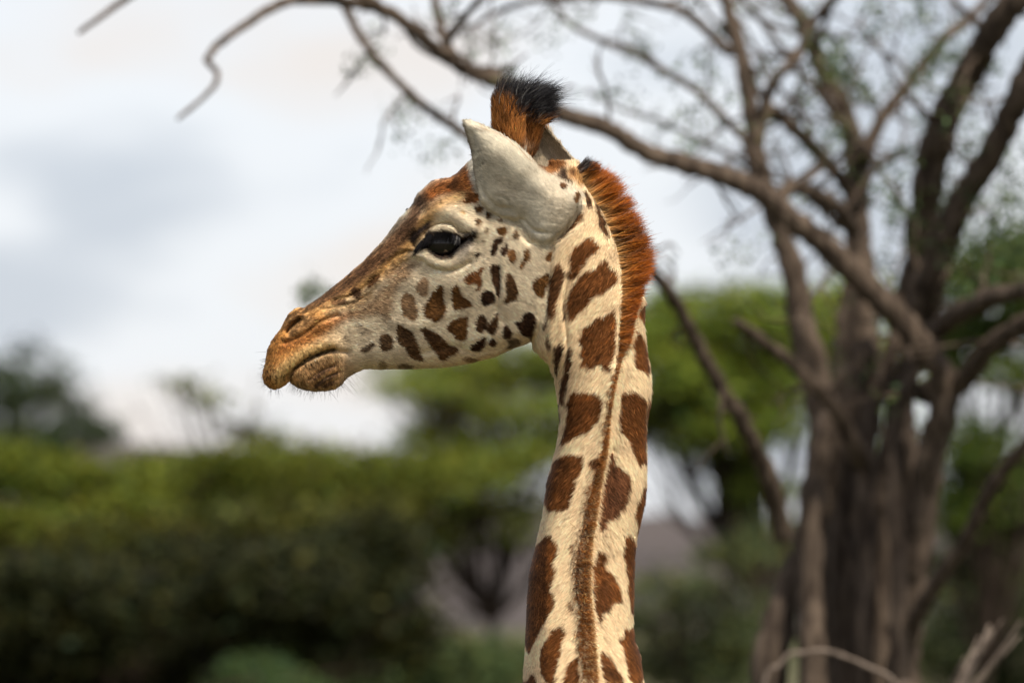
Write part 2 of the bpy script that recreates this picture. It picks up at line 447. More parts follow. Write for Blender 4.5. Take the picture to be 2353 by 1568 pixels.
# right: the big many-stemmed acacia (limbs follow its real course; distances vary from limb to limb)
TD = 27.0
limbs = [  # points (u, v), start radius, end radius (units), distance offsets start/end (m)
    ([(1880, 2950), (1885, 2200), (1880, 1568), (1905, 1250), (1900, 1010), (1850, 800), (1820, 620), (1775, 480), (1742, 380), (1732, 300), (1712, 190), (1690, 80), (1655, -40), (1620, -160)], 75, 17, 0.0, 0.5),
    ([(2085, 1420), (2105, 1230), (2135, 1040), (2165, 890), (2080, 750), (1980, 650), (1900, 575), (1820, 505), (1740, 440), (1660, 405), (1580, 380), (1480, 350), (1400, 300), (1290, 262), (1180, 205), (1080, 165), (1000, 115), (940, 60), (880, 25), (800, 8), (710, 0), (640, 12), (560, 60), (500, 105), (474, 140)], 44, 8, -0.3, -2.2),
    ([(474, 140), (500, 172), (480, 212), (410, 272)], 8.5, 5, -2.2, -2.5),
    ([(1090, 330), (1059, 302), (980, 249), (910, 184), (844, 109), (802, 36), (770, -40)], 13, 12, -1.6, -1.0),
    ([(1060, 160), (1024, 100), (1005, 40), (990, -60)], 15, 10, -1.6, -1.0),
    ([(1024, 100), (1060, 50), (1107, -10), (1150, -60)], 11, 8, -1.6, -1.9),
    ([(1676, 122), (1632, 79), (1566, 26), (1479, 4), (1380, -8), (1290, -4), (1194, 9), (1129, 35), (1060, 80)], 17, 7, 0.4, 1.0),
    ([(1740, 345), (1697, 306), (1654, 262), (1588, 201), (1500, 149), (1435, 109), (1391, 96), (1317, 61), (1273, 13), (1240, -40)], 14, 7, 0.4, 1.6),
    ([(1735, 395), (1689, 363), (1610, 324), (1522, 280), (1435, 254), (1347, 210)], 9, 4, 0.4, 2.2),
    ([(330, -30), (270, 10), (230, 40), (182, 74)], 11, 6, -2.4, -2.6),
    ([(640, -120), (480, -90), (330, -30)], 14, 11, -2.0, -2.4),
    ([(880, 25), (760, -60), (640, -120)], 15, 14, -1.8, -2.0),
    ([(1985, 1000), (1986, 703), (1976, 609), (1967, 516), (1967, 422), (1957, 328), (1939, 253), (1901, 187), (1868, 122), (1845, 56), (1807, 0), (1770, -80)], 40, 15, 0.6, 1.4),
    ([(1862, 110), (1854, 60), (1890, 30), (1930, -20)], 13, 9, 1.2, 0.8),
    ([(1755, 262), (1770, 206), (1800, 160), (1836, 122), (1858, 60), (1900, 10), (1960, -60)], 16, 8, 0.5, 1.2),
    ([(1745, 300), (1770, 253), (1836, 309), (1892, 366), (1939, 422), (1968, 480)], 13, 16, 0.4, 0.7),
    ([(1790, 455), (1817, 431), (1873, 445), (1929, 483), (1962, 530)], 17, 16, 0.1, 0.5),
    ([(2093, 760), (2093, 703), (2117, 609), (2122, 516), (2136, 422), (2154, 328), (2192, 234), (2229, 164), (2276, 84), (2337, 0), (2420, -110)], 42, 27, 0.2, -0.6),
    ([(1985, 370), (1995, 337), (2032, 262), (2093, 187), (2164, 94), (2239, 33), (2300, -40)], 19, 10, 0.8, 1.4),
    ([(2115, 790), (2122, 731), (2136, 656), (2173, 539), (2220, 445), (2267, 375), (2314, 281), (2352, 197), (2420, 60)], 38, 26, -0.2, -1.0),
    ([(1495, 619), (1400, 600), (1250, 625), (1050, 640), (880, 650), (770, 668), (700, 674)], 9, 4, -1.0, 6.0),
    ([(1802, 1230), (1764, 1088), (1702, 963), (1620, 825), (1558, 700), (1495, 619), (1440, 560)], 30, 14, -0.3, -1.2),
    ([(1975, 1060), (1964, 1025), (1908, 925), (1820, 838), (1733, 769), (1690, 740)], 27, 10, -0.3, -0.8),
    ([(1930, 1010), (1933, 932), (1939, 807), (1958, 682), (1962, 600)], 28, 22, 0.3, 0.7),
    ([(1770, 2900), (1765, 2200), (1768, 1568), (1808, 1369), (1858, 1230), (1905, 1088), (1905, 938), (1848, 744)], 70, 34, -0.35, 0.0),
    ([(1864, 2900), (1870, 2200), (1868, 1568), (1862, 1338), (1868, 1119), (1900, 960)], 55, 36, -0.55, -0.2),
    ([(1950, 2900), (1950, 2100), (1945, 1568), (1940, 1300), (1945, 1120), (1960, 960), (1990, 800)], 62, 36, -0.25, 0.2),
    ([(2010, 2900), (2020, 2100), (2018, 1568), (2022, 1300), (2035, 1100), (2060, 950), (2090, 830)], 52, 34, 0.2, 0.2),
    ([(2100, 2900), (2088, 2100), (2080, 1568), (2088, 1400), (2100, 1275), (2098, 1088), (2072, 963), (2095, 838), (2108, 700), (2112, 588)], 60, 36, -0.3, 0.0),
    ([(2070, 2900), (2068, 1600), (2060, 1250), (2050, 1080), (2062, 960), (2090, 840), (2100, 720)], 30, 20, -0.55, -0.3),
    ([(1985, 2900), (1990, 1600), (1995, 1300), (1990, 1120), (2005, 960), (2060, 780), (2058, 682)], 34, 26, -0.4, 0.0),
    ([(2120, 900), (2195, 888), (2277, 794), (2352, 744), (2450, 700)], 26, 16, -0.3, -1.2),
    ([(2100, 820), (2152, 757), (2245, 694), (2352, 663), (2460, 640)], 27, 18, -0.2, -1.4),
    ([(2062, 1640), (2085, 1480), (2135, 1362), (2214, 1244), (2277, 1119), (2352, 1025), (2440, 930)], 20, 13, -0.3, -1.2),
]
tbase = at(1930, 1400, TD); tbase[2] = 0
tree = empty("acacia_tree", tbase)
tag(tree, "large many-stemmed grey-barked acacia tree reaching over the giraffe", "tree")
tb = Tubes()
tips = []
for pts, r0, r1, o0, o1 in limbs:
    L = np.array(pts, float)
    S = catmull(L, 7)
    t = np.linspace(0, 1, len(S))
    W = np.array([at(a, b, TD + o0 + (o1 - o0) * q) for (a, b), q in zip(S, t)])
    W[:, 2] = np.maximum(W[:, 2], -0.1)
    rad = (r0 + (r1 - r0) * t ** 0.7) * K * TD * (0.70 if L[0][1] > 2000 else (1.05 if L[:, 0].mean() > 1780 else 0.82))
    jit = RNG.normal(size=W.shape) * rad[:, None] * 0.08
    big = r0 > 24
    tb.add(W + jit, rad * (1 + 0.05 * RNG.normal(size=len(W))), 14 if big else 8, 0.10 if big else 0.06)
    # secondary branches in the crown
    if r0 > 12 and L[:, 0].mean() > 1600:
        cand = [q for q in range(3, len(S)) if -40 < S[q][1] < 560]
        for q in cand[::19]:
            a0 = S[q]
            sgn = 1 if RNG.random() < 0.5 else -1
            dv = np.array([sgn * RNG.uniform(0.35, 1.0), -RNG.uniform(0.35, 1.0)])
            ln2 = RNG.uniform(160, 420)
            bend = np.array([RNG.normal() * 30, RNG.normal() * 30])
            B = catmull([a0, a0 + dv * ln2 * 0.5 + bend, a0 + dv * ln2 + bend * 0.4 + np.array([0, RNG.normal() * 30])], 7)
            dd0 = TD + o0 + (o1 - o0) * t[q]; dd1 = dd0 + RNG.normal() * 0.8
            BW = np.array([at(a, b, dd0 + (dd1 - dd0) * w_) for (a, b), w_ in zip(B, np.linspace(0, 1, len(B)))])
            rr0 = min(rad[q] * 0.55, 0.018)
            tb.add(BW + RNG.normal(size=BW.shape) * 0.006, np.linspace(rr0, 0.004, len(BW)), 7, 0.06)
            for w_ in (10,):
                tips.append((BW[w_], 0.012, B[w_]))
    # knobs and short dead spurs
    vis = [q for q in range(len(S)) if -60 < S[q][1] < 900 and S[q][0] > 780 and rad[q] < 0.05]
    for q in (vis[::7] if S[len(S)//2][0] > 1500 else vis[::9]):
        tips.append((W[q], rad[q], S[q]))
tb.build("trunk", M_BARK, tree)
# twigs
tw = Tubes()
leafpts = []
def twig(p, r, d, ln, depth=0):
    n = 5
    pts = [p]
    dd = d.copy()
    for q in range(n):
        dd = dd + RNG.normal(size=3) * 0.28 + np.array([0, 0, -0.03])
        dd /= np.linalg.norm(dd)
        pts.append(pts[-1] + dd * ln / n)
    tw.add(np.array(pts), np.linspace(r, r * 0.4, n + 1), 5)
    if depth < 1:
        for q in (2, 4):
            d2 = dd + RNG.normal(size=3) * 0.8
            twig(pts[q], r * 0.6, d2 / np.linalg.norm(d2), ln * 0.6, depth + 1)
    leafpts.append(pts[-1]); leafpts.append(pts[-3])
for p, r, uv in tips:
    right = uv[0] > 1750
    for q in range(1):
        d = RNG.normal(size=3) * np.array([1, 1, 0.7]) + np.array([0, 0, 0.25])
        twig(p, min(r * 0.45, 0.009), d / np.linalg.norm(d), RNG.uniform(0.12, 0.38) * (1.2 if right else 0.8))
tw.build("twigs", M_BARK, tree)["kind"] = "stuff"
def sprigs(pads, n_per, spread_y=0.3, size=0.011, D=TD):
    out = []
    for (u, v, ru, rv, w) in pads:
        n = int(n_per * w)
        c = at(u, v, D + RNG.uniform(-0.6, 1.2))
        k = K * D
        ncl = max(2, n // 30)
        cl = c + RNG.normal(size=(ncl, 3)) * np.array([ru * k * 0.6, spread_y * 0.5, rv * k * 0.6])
        p = cl[:, None, :] + RNG.normal(size=(ncl, 30, 3)) * 0.032
        out.append(p.reshape(-1, 3))
    return np.vstack(out)
sp = [(1930, 150, 40, 45, 1.5), (1900, 120, 30, 30, .6), (2080, 40, 130, 40, 2), (2210, 150, 80, 60, 1.6), (2000, 200, 60, 50, .8), (2050, 420, 80, 90, 1.6), (2280, 480, 80, 80, 4), (2330, 560, 70, 60, 3), (2240, 560, 60, 60, 2), (2150, 130, 70, 70, 2),
      (2330, 350, 40, 80, 1.4), (2300, 620, 80, 60, 2), (1880, 270, 80, 40, .9), (1705, 580, 45, 18, .7), (1380, 220, 50, 14, .5), (1540, 290, 90, 18, .8), (1610, 340, 60, 14, .5),
      (868, 120, 40, 50, .7), (930, 240, 50, 24, .6), (1010, 352, 60, 9, .5), (1215, 90, 60, 40, .3), (1790, 60, 60, 60, .5), (2150, 300, 60, 60, 1), (2240, 300, 60, 60, 1),
      (1450, 120, 60, 40, .4), (1640, 230, 60, 40, .5), (1560, 180, 60, 40, .4), (1330, 40, 60, 30, .4), (2190, 620, 60, 80, 1.4), (2180, 450, 30, 60, .8), (1960, 330, 40, 40, .4), (2030, 560, 40, 70, .6), (1130, 110, 50, 40, .2)]
P1 = sprigs(sp, 160)
lp = np.array(leafpts)
lp = lp[RNG.random(len(lp)) < 0.12]
P2 = (lp[:, None, :] + RNG.normal(size=(len(lp), 14, 3)) * 0.025).reshape(-1, 3)
canopy = []
for q in range(26):                                     # the umbrella crown above the frame, which shades the limbs
    cu, cv = RNG.uniform(1300, 2700), RNG.uniform(-1050, -330)
    canopy.append((cu, cv, RNG.uniform(160, 260), RNG.uniform(50, 90), 1))
P3 = np.vstack([pad_points(TD + RNG.uniform(-2.6, 2.2), [c_], 330, 1.3, 0.09) for c_ in canopy])
PA = np.vstack([P1, P2, P3, sprigs([(700, 672, 30, 8, .5)], 420, D=31.0)])
leaf_mesh("crown", PA, 0.012, leaf_cols(len(PA), (0.05, 0.075, 0.028), 0.4), tree)


# dead wood leaning in the lower right corner
dw = empty("dead_branch", at(2250, 1400, 23.5) * [1, 1, 0])
tag(dw, "pale splintered dead branch in the lower right corner", "dead branch")
tb = Tubes()
hubp = at(2170, 1640, 23.6)
tb.add(np.array([at(2100, 3060, 23.6), at(2140, 2200, 23.6), hubp]), np.array([16, 14, 12]) * K * 23.6, 8, 0.12)
for q in range(11):
    e = at(2200 + q * 15 + RNG.normal() * 10, 1418 + 14 * abs(q - 7) + RNG.normal() * 16, 23.6 + RNG.normal() * 0.12)
    mid_ = hubp * 0.5 + e * 0.5 + RNG.normal(size=3) * 0.012
    l = catmull([hubp, mid_, e], 6)
    r_ = RNG.uniform(5, 9)
    tb.add(l, np.linspace(r_, r_ * 0.35, len(l)) * K * 23.6, 6, 0.2)
tb.build("wood", M_DEAD, dw)
fb = empty("fallen_twig", at(1900, 1400, 23.8) * [1, 1, 0])
tag(fb, "thin pale bent twig arching across the foot of the trunk", "twig")
tb = Tubes()
l = catmull([at(1740, 2900, 23.8), at(1745, 1700, 23.8), at(1795, 1522, 23.8), at(1850, 1498, 23.8), at(1905, 1496, 23.8), at(1995, 1531, 23.8), at(2058, 1572, 23.8), at(2100, 1700, 23.8), at(2130, 2900, 23.8)], 7)
tb.add(l, np.full(len(l), 5.5 * K * 23.8), 7, 0.08)
tb.build("wood", M_DEAD, fb)
# ------------------------------------------------------------------ the giraffe
# giraffe space: u right, v down, d away from the camera, unit = PX metres
U0, V0, U1, V1 = 560, 140, 1540, 2100
GW, GH = U1 - U0, V1 - V0

def zz(a, b, s, pts):
    return [(a + x * s, b + y * s) for x, y in pts]
def Z1(*p): return zz(573.3, 602.7, .2063, p)
def Z2(*p): return zz(882, 367.5, .2343, p)
def Z3(*p): return zz(1029, 147, .25778, p)
def Z4(*p): return zz(882, 551.25, .2109, p)
def Z5(*p): return zz(1212.75, 514.5, .28125, p)
def Z6(*p): return zz(1176, 882, .23438, p)
def Z7(*p): return zz(1176, 1212.75, .22643, p)

def blur(a, s):
    r = int(max(1, round(s * 2.6)))
    k = np.exp(-0.5 * (np.arange(-r, r + 1) / s) ** 2); k /= k.sum()
    for ax in (0, 1):
        p = np.pad(a, [(r, r) if q == ax else (0, 0) for q in range(a.ndim)], mode='edge')
        c = np.zeros_like(a)
        n = a.shape[ax]
        for q, w in enumerate(k):
            c += w * (p[q:q + n] if ax == 0 else p[:, q:q + n])
        a = c
    return a

def inside(poly, x, y):
    P = np.asarray(poly, float)
    c = np.zeros(x.shape, bool)
    for i in range(len(P)):
        x1, y1 = P[i - 1]; x2, y2 = P[i]
        if y1 == y2: continue
        m = ((y1 > y) != (y2 > y)) & (x < (x2 - x1) * (y - y1) / (y2 - y1) + x1)
        c ^= m
    return c

def seg_dist(poly, x, y, closed=True):
    P = np.asarray(poly, float)
    best = np.full(x.shape, 1e9)
    n = len(P)
    for i in range(n if closed else n - 1):
        a = P[i]; b = P[(i + 1) % n]
        ab = b - a
        L = (ab ** 2).sum() + 1e-9
        t = np.clip(((x - a[0]) * ab[0] + (y - a[1]) * ab[1]) / L, 0, 1)
        dd = (x - a[0] - t * ab[0]) ** 2 + (y - a[1] - t * ab[1]) ** 2
        np.minimum(best, dd, out=best)
    return np.sqrt(best)

def vnoise(shape, cell, seed):
    r = np.random.default_rng(seed)
    h, w = shape
    g = r.normal(size=(h // cell + 3, w // cell + 3))
    y = np.arange(h) / cell; x = np.arange(w) / cell
    yi = y.astype(int); xi = x.astype(int)
    fy = (y - yi); fx = (x - xi)
    fy = (fy * fy * (3 - 2 * fy))[:, None]; fx = (fx * fx * (3 - 2 * fx))[None, :]
    a = g[yi][:, xi]; b = g[yi][:, xi + 1]; c = g[yi + 1][:, xi]; d = g[yi + 1][:, xi + 1]
    return (a * (1 - fx) + b * fx) * (1 - fy) + (c * (1 - fx) + d * fx) * fy

MY, MX = np.meshgrid(np.arange(V0, V1, dtype=float), np.arange(U0, U1, dtype=float), indexing='ij')

def samp(m, u, v):
    x = np.clip(u - U0, 0, GW - 1.001); y = np.clip(v - V0, 0, GH - 1.001)
    xi = x.astype(np.int32); yi = y.astype(np.int32)
    fx = x - xi; fy = y - yi
    if m.ndim == 3:
        fx = fx[:, None]; fy = fy[:, None]
    return (m[yi, xi] * (1 - fx) + m[yi, xi + 1] * fx) * (1 - fy) + (m[yi + 1, xi] * (1 - fx) + m[yi + 1, xi + 1] * fx) * fy

# ---- outlines
HEAD = [(835, 603), (800, 632), (759, 665), (734, 685), (705, 704), (697, 709), (688, 708), (676, 711), (662, 724), (652, 743), (643, 760),
        (633, 772), (623, 786), (615.6, 803), (612.5, 819), (611, 832), (607, 846), (604, 862), (607, 877), (616.6, 888), (629, 893), (643, 890), (656, 882),
        (664, 875), (672, 881), (683, 888), (701, 894.6), (722, 897.7), (749, 896.7), (769, 892.6), (786, 881), (796, 868), (810, 857), (831, 847), (846, 844.5),
        (872, 846), (903, 845), (945, 845), (986, 843), (1014, 842), (1030, 840), (1082, 831), (1135, 817), (1177, 798), (1204, 789), (1232, 774), (1252, 742),
        (1260, 700), (1262, 640), (1272, 585), (1296, 530), (1326, 480), (1343, 440), (1338, 412), (1318, 398), (1290, 392), (1262, 388), (1225, 378), (1195, 362), (1160, 350),
        (1120, 352), (1090, 362), (1078, 373), (1067, 384), (1051, 400), (1032, 411), (1013, 413), (992, 419), (976, 433), (959, 449), (948, 473), (917, 506), (882, 553)]
EAR = [(1066, 280), (1082, 280), (1104, 288), (1150, 310), (1185, 332), (1215, 358), (1240, 386), (1268, 408), (1300, 428), (1330, 450), (1338, 470),
       (1318, 505), (1300, 530), (1275, 552), (1250, 563), (1232, 556), (1216, 535), (1200, 512), (1176, 509), (1150, 502), (1125, 489), (1106, 468), (1097, 435),
       (1090, 395), (1083, 350), (1072, 312), (1065, 293)]
EYE = [(961, 571), (970, 558), (983, 546), (1013, 540), (1044, 544), (1058, 551), (1084, 543), (1062, 562), (1050.7, 574), (1032, 588), (1015, 590), (999, 583), (981, 572)]

def sdmap(poly, box):
    """signed distance (inside positive) on the raster, computed only in a box around the polygon"""
    out = np.full((GH, GW), -200.0)
    x0, y0, x1, y1 = [int(q) for q in (box[0] - U0, box[1] - V0, box[2] - U0, box[3] - V0)]
    xx = MX[y0:y1, x0:x1]; yy = MY[y0:y1, x0:x1]
    d = seg_dist(poly, xx, yy)
    out[y0:y1, x0:x1] = np.where(inside(poly, xx, yy), d, -d)
    return out

S_HEAD = sdmap(HEAD, (562, 260, 1440, 980))
sb = S_HEAD.copy(); sb[:880] = blur(S_HEAD[:880], 16.0)
wgt = np.clip((S_HEAD - 8) / 34, 0, 1); wgt = wgt * wgt * (3 - 2 * wgt)
S_HEAD = S_HEAD * (1 - wgt) + sb * wgt
S_EAR = sdmap(EAR, (980, 200, 1420, 650))
eb = S_EAR.copy(); eb[:560] = blur(S_EAR[:560], 9.0)
wgt = np.clip((S_EAR - 4) / 18, 0, 1)
S_EAR = S_EAR * (1 - wgt) + eb * wgt

def rbf(ctrl, sig):
    num = np.zeros((GH, GW)); den = np.full((GH, GW), 1e-12)
    hh = 1000 - V0
    for u, v, t in ctrl:
        w = np.exp(-((MX[:hh] - u) ** 2 + (MY[:hh] - v) ** 2) / (2 * sig * sig)) + 1e-9
        num[:hh] += w * t; den[:hh] += w
    out = num / den
    out[hh:] = 50.0
    return out
T_HEAD = rbf([(625, 860, 50), (640, 780, 46), (690, 735, 54), (700, 870, 38), (760, 860, 37), (690, 810, 56), (800, 650, 44), (780, 740, 58), (820, 800, 52), (820, 850, 40),
              (890, 590, 50), (880, 690, 64), (880, 800, 54), (950, 490, 64), (1020, 560, 98), (1010, 470, 82), (950, 640, 74), (1000, 740, 76), (1000, 830, 50),
              (1060, 450, 90), (1095, 540, 98), (1120, 640, 93), (1110, 740, 80), (1120, 815, 54), (1190, 780, 66), (1215, 680, 93), (1230, 590, 93), (1250, 740, 84), (1090, 390, 78),
              (1180, 400, 86), (1250, 440, 84), (1325, 420, 52), (1180, 500, 95), (1060, 610, 94)], 46)
R_HEAD = rbf([(625, 860, 34), (640, 780, 40), (690, 735, 45), (700, 870, 34), (770, 860, 36), (800, 650, 48), (780, 740, 55), (820, 830, 45), (890, 600, 62), (880, 700, 75),
              (880, 810, 55), (960, 500, 66), (1020, 560, 75), (1000, 740, 80), (1000, 830, 60), (1060, 450, 70), (1120, 640, 75), (1120, 800, 60), (1195, 770, 40), (1215, 690, 34), (1240, 600, 30),
              (1250, 720, 26), (1100, 390, 60), (1200, 420, 60), (1325, 430, 40)], 46)

# ---- relief on the head (polyline ridges and creases) in units of depth
E = np.zeros((GH, GW))
def ridge(pts, w, a, taper=True):
    pts = catmull(np.asarray(pts, float), 5)
    x0, y0 = pts.min(0) - 4 * w; x1, y1 = pts.max(0) + 4 * w
    x0 = int(max(0, x0 - U0)); y0 = int(max(0, y0 - V0)); x1 = int(min(GW, x1 - U0)); y1 = int(min(GH, y1 - V0))
    E[y0:y1, x0:x1] += a * np.exp(-(seg_dist(pts, MX[y0:y1, x0:x1], MY[y0:y1, x0:x1], False) / w) ** 2)
def bump(u, v, ru, rv, a, ang=0):
    c, s = math.cos(ang), math.sin(ang)
    x = MX - u; y = MY - v
    E[:] += a * np.exp(-((x * c + y * s) / ru) ** 2 - ((-x * s + y * c) / rv) ** 2)
# mouth, lips, chin
ridge(Z1((430, 1290), (470, 1215), (540, 1150), (640, 1080), (760, 1020), (860, 985), (940, 968)), 5, -24)
ridge(Z1((300, 1250), (420, 1130), (540, 1040), (680, 970), (820, 920), (950, 900)), 17, 9)
ridge(Z1((540, 1260), (640, 1160), (760, 1090), (880, 1050)), 12, 2)
ridge(Z1((680, 1290), (800, 1200), (950, 1140)), 4, -6)
ridge(Z1((720, 1370), (850, 1270), (1000, 1210)), 4, -6)
ridge(Z1((800, 1375), (900, 1320), (980, 1290)), 4, -4)
ridge(Z1((1090, 1010), (1060, 1110), (1080, 1220), (1130, 1230)), 8, -3)
ridge(Z1((940, 968), (1010, 985), (1080, 1000)), 6, -5)
# nostril
ridge(Z1((425, 770), (470, 715), (520, 680), (560, 640)), 9, -23)
ridge(Z1((410, 780), (470, 700), (555, 640)), 4.5, -14)
ridge(Z1((395, 835), (450, 790), (530, 730), (580, 660)), 5, 8)
ridge(Z1((400, 660), (450, 590), (530, 560), (610, 590)), 8, 6)
ridge(Z1((410, 890), (520, 845), (620, 790), (720, 710), (830, 640), (980, 590)), 5.5, -9)
bump(735, 740, 30, 14, 5, -0.6)
# folds along the nose
ridge(Z1((780, 425), (950, 380), (1100, 345), (1200, 280), (1330, 170), (1500, 20)), 4, 4)
ridge(Z1((820, 450), (1000, 410), (1120, 375), (1240, 300), (1400, 170), (1580, 30)), 3.5, -4)
ridge(Z1((850, 490), (1020, 440), (1160, 405), (1300, 310), (1450, 190)), 4, 3.5)
ridge(Z1((830, 520), (1050, 480), (1200, 430), (1320, 350)), 3, -3)
ridge(Z2((0, 980), (100, 900), (220, 860), (330, 890)), 5, 5)
ridge(Z2((20, 1040), (110, 950), (230, 900), (330, 905)), 3, -5)
ridge(Z2((30, 1090), (130, 1000), (250, 940), (330, 930)), 5, 4)
# eye: brow, lids, folds
ridge(Z2((300, 640), (380, 560), (480, 500), (620, 520), (760, 600), (880, 680)), 20, 12)
ridge(Z2((430, 735), (500, 680), (580, 665), (660, 690), (720, 750)), 9, 5)
ridge(Z2((400, 740), (430, 690), (500, 645), (580, 628), (670, 645), (740, 710), (830, 720)), 4, -9)
ridge(Z2((340, 930), (430, 990), (540, 1025), (660, 1020), (760, 965), (840, 890)), 12, 7)
ridge(Z2((370, 985), (470, 1060), (620, 1090), (740, 1060), (830, 1010)), 5, -6)
ridge(Z2((330, 900), (300, 860), (280, 830)), 4, -6)
ridge(Z2((250, 760), (330, 690), (440, 600)), 7, -5)
ridge(Z2((330, 610), (450, 520), (560, 400)), 4, 3)
ridge(Z2((370, 500), (470, 420), (600, 400)), 3, -3)
ridge(Z2((350, 560), (450, 470), (590, 430)), 3, -3)
m = inside(EYE, MX[:700], MY[:700]).astype(float)
mm = np.zeros((GH, GW)); mm[:700] = m
E -= 34 * np.clip(blur(mm, 1.6), 0, 1)
# cheek, jaw
ridge([(870, 640), (950, 650), (1040, 655), (1120, 610), (1190, 580)], 22, 4)
ridge(Z4((1280, 120), (1285, 300), (1300, 480), (1270, 640)), 7, 3)
ridge(Z4((1235, 300), (1245, 600), (1230, 760)), 7, -2.5)
ridge(Z4((1225, 750), (1270, 830), (1300, 880)), 8, -2.5)
ridge(Z4((1300, 690), (1420, 650), (1530, 690), (1560, 750)), 3, -1)
bump(1175, 690, 60, 80, 4)
ridge(Z4((100, 900), (400, 920), (650, 800), (900, 740)), 12, 2.5)
ridge(Z4((350, 1250), (560, 1180), (760, 1150), (950, 1220), (1200, 1180), (1450, 1090)), 8, -5)
ridge(Z4((1640, 880), (1620, 1000), (1580, 1120)), 7, 5)
for q in range(4):
    ridge(Z2((1235 + q * 30, 600), (1290 + q * 28, 700), (1400 + q * 20, 820)), 3, -4)

# ---- relief of the ear
E_HEAD = E
E = np.zeros((GH, GW))
ridge(Z3((150, 545), (190, 700), (230, 900), (270, 1090), (330, 1270), (450, 1350), (600, 1370)), 6, 4)
ridge(Z3((230, 640), (260, 850), (300, 1100), (360, 1200), (450, 1280), (560, 1300)), 5, -3)
ridge(Z3((330, 780), (520, 900), (700, 1020), (860, 1100)), 40, 4)
ridge(Z3((380, 1080), (520, 1150), (640, 1260)), 40, -4)
ridge(Z3((200, 560), (340, 630), (480, 700), (640, 800), (760, 920)), 16, 2.5)
ridge(Z3((420, 1200), (470, 1190), (520, 1210), (540, 1250)), 4, -1.0)
for q in range(5):
    ridge(Z3((900 + q * 42, 1060 - q * 8), (930 + q * 45, 1150), (900 + q * 40, 1280), (840 + q * 30, 1420)), 6, -1.6 + (q % 2) * 0.8)
    ridge(Z3((640 + q * 12, 1390 + q * 2), (680 + q * 25, 1450 + q * 10), (760 + q * 40, 1520)), 3.5, -4)
E_EAR = E
# ---- relief of the neck
E = np.zeros((GH, GW))
MANE_L = np.array([(1318, 384), (1340, 425), (1361, 454), (1374, 474), (1390, 515), (1404, 551), (1414, 585), (1419.5, 627), (1421, 672), (1418, 706), (1418, 740), (1414, 773), (1411, 810),
                   (1405, 846), (1397, 880), (1391, 908), (1385, 955), (1372, 1027), (1354, 1084), (1338, 1147), (1327, 1200), (1320, 1226), (1312, 1274), (1308, 1344), (1318, 1394),
                   (1322, 1439), (1322, 1484), (1330, 1530), (1338, 1568), (1338, 2100)], float)
MANE_R = np.array([(1348, 366), (1385, 394), (1413, 405), (1431, 433), (1452, 472), (1467, 505), (1482, 540), (1494, 571), (1497, 593), (1494, 627), (1483, 655), (1474, 672), (1469, 694),
                   (1458, 720), (1450, 762), (1444, 785), (1432, 810), (1421, 838), (1414, 874), (1407, 908), (1400, 960), (1394, 1032), (1382, 1093), (1373, 1151), (1364, 1210), (1359, 1226),
                   (1355, 1303), (1353, 1360), (1359, 1405), (1364, 1450), (1368, 1496), (1371, 1568), (1371, 2100)], float)
crest = [(0.5 * (a + np.interp(b, MANE_R[:, 1], MANE_R[:, 0])), b) for a, b in MANE_L[13:]]
ridge(crest, 15, 9)
ridge([(1438, 800), (1432, 850), (1424, 900), (1412, 960), (1404, 1030)], 11, -8)
ridge([(1404, 1030), (1392, 1120), (1376, 1230), (1372, 1360), (1380, 1500)], 9, -4)
ridge(Z5((200, 180), (185, 400), (168, 640), (150, 800)), 5, -6)
ridge(Z5((330, 430), (300, 620), (315, 800), (330, 960), (320, 1100)), 6, -5)
ridge(Z5((265, 350), (230, 600), (200, 800), (210, 960)), 10, 4)
ridge(Z5((330, 960), (290, 1150), (270, 1350)), 7, -3)
for q in range(6):
    ridge(Z3((1180 + q * 4, 1290 + q * 24), (1090 - q * 6, 1440 + q * 14), (1030 - q * 14, 1540 + q * 10)), 3.5, -2.5)
ridge([(1300, 960), (1290, 1060), (1270, 1180), (1255, 1300), (1250, 1450), (1240, 1600)], 20, 4)
ridge([(1450, 960), (1440, 1100), (1420, 1250), (1420, 1400), (1430, 1560)], 20, 4)
E_NECK = E

# neck tube: v, left edge, right edge, half depth, centre depth
NECK = np.array([(380, 1262, 1330, 40, 10), (430, 1240, 1350, 62, 8), (470, 1225, 1378, 74, 6), (520, 1212, 1406, 82, 4), (560, 1206, 1426, 86, 2), (620, 1204, 1450, 90, 0), (690, 1207, 1477, 94, 0),
                 (740, 1210, 1476, 96, 0), (800, 1226, 1481, 98, 0), (815, 1240, 1483, 98, 0), (835, 1262, 1487, 99, -1), (861, 1275, 1491, 100, -2), (892, 1281, 1492, 102, -4), (922, 1286, 1490, 103, -7), (960, 1290, 1483, 104, -11),
                 (992, 1288.5, 1480, 105, -15), (1027, 1282.6, 1480, 107, -20), (1070, 1271, 1480.5, 110, -26), (1107, 1260.5, 1480, 114, -32), (1147, 1253, 1477, 118, -39), (1182, 1248.5, 1469.5, 122, -45),
                 (1228, 1238, 1458.5, 126, -54), (1270, 1229, 1453, 130, -62), (1315, 1218, 1450.5, 134, -72), (1371, 1213.4, 1449, 140, -85), (1428, 1211, 1447.7, 147, -100), (1462, 1209.5, 1451, 152, -108),
                 (1496, 1208, 1462, 157, -118), (1530, 1205, 1467, 162, -128), (1568, 1203.6, 1472.6, 168, -140), (1700, 1180, 1500, 190, -190), (1850, 1150, 1540, 215, -250), (2100, 1110, 1590, 240, -360)], float)

def smin(a, b, k):
    h = np.clip(0.5 + 0.5 * (b - a) / k, 0, 1)
    return b + (a - b) * h - k * h * (1 - h)

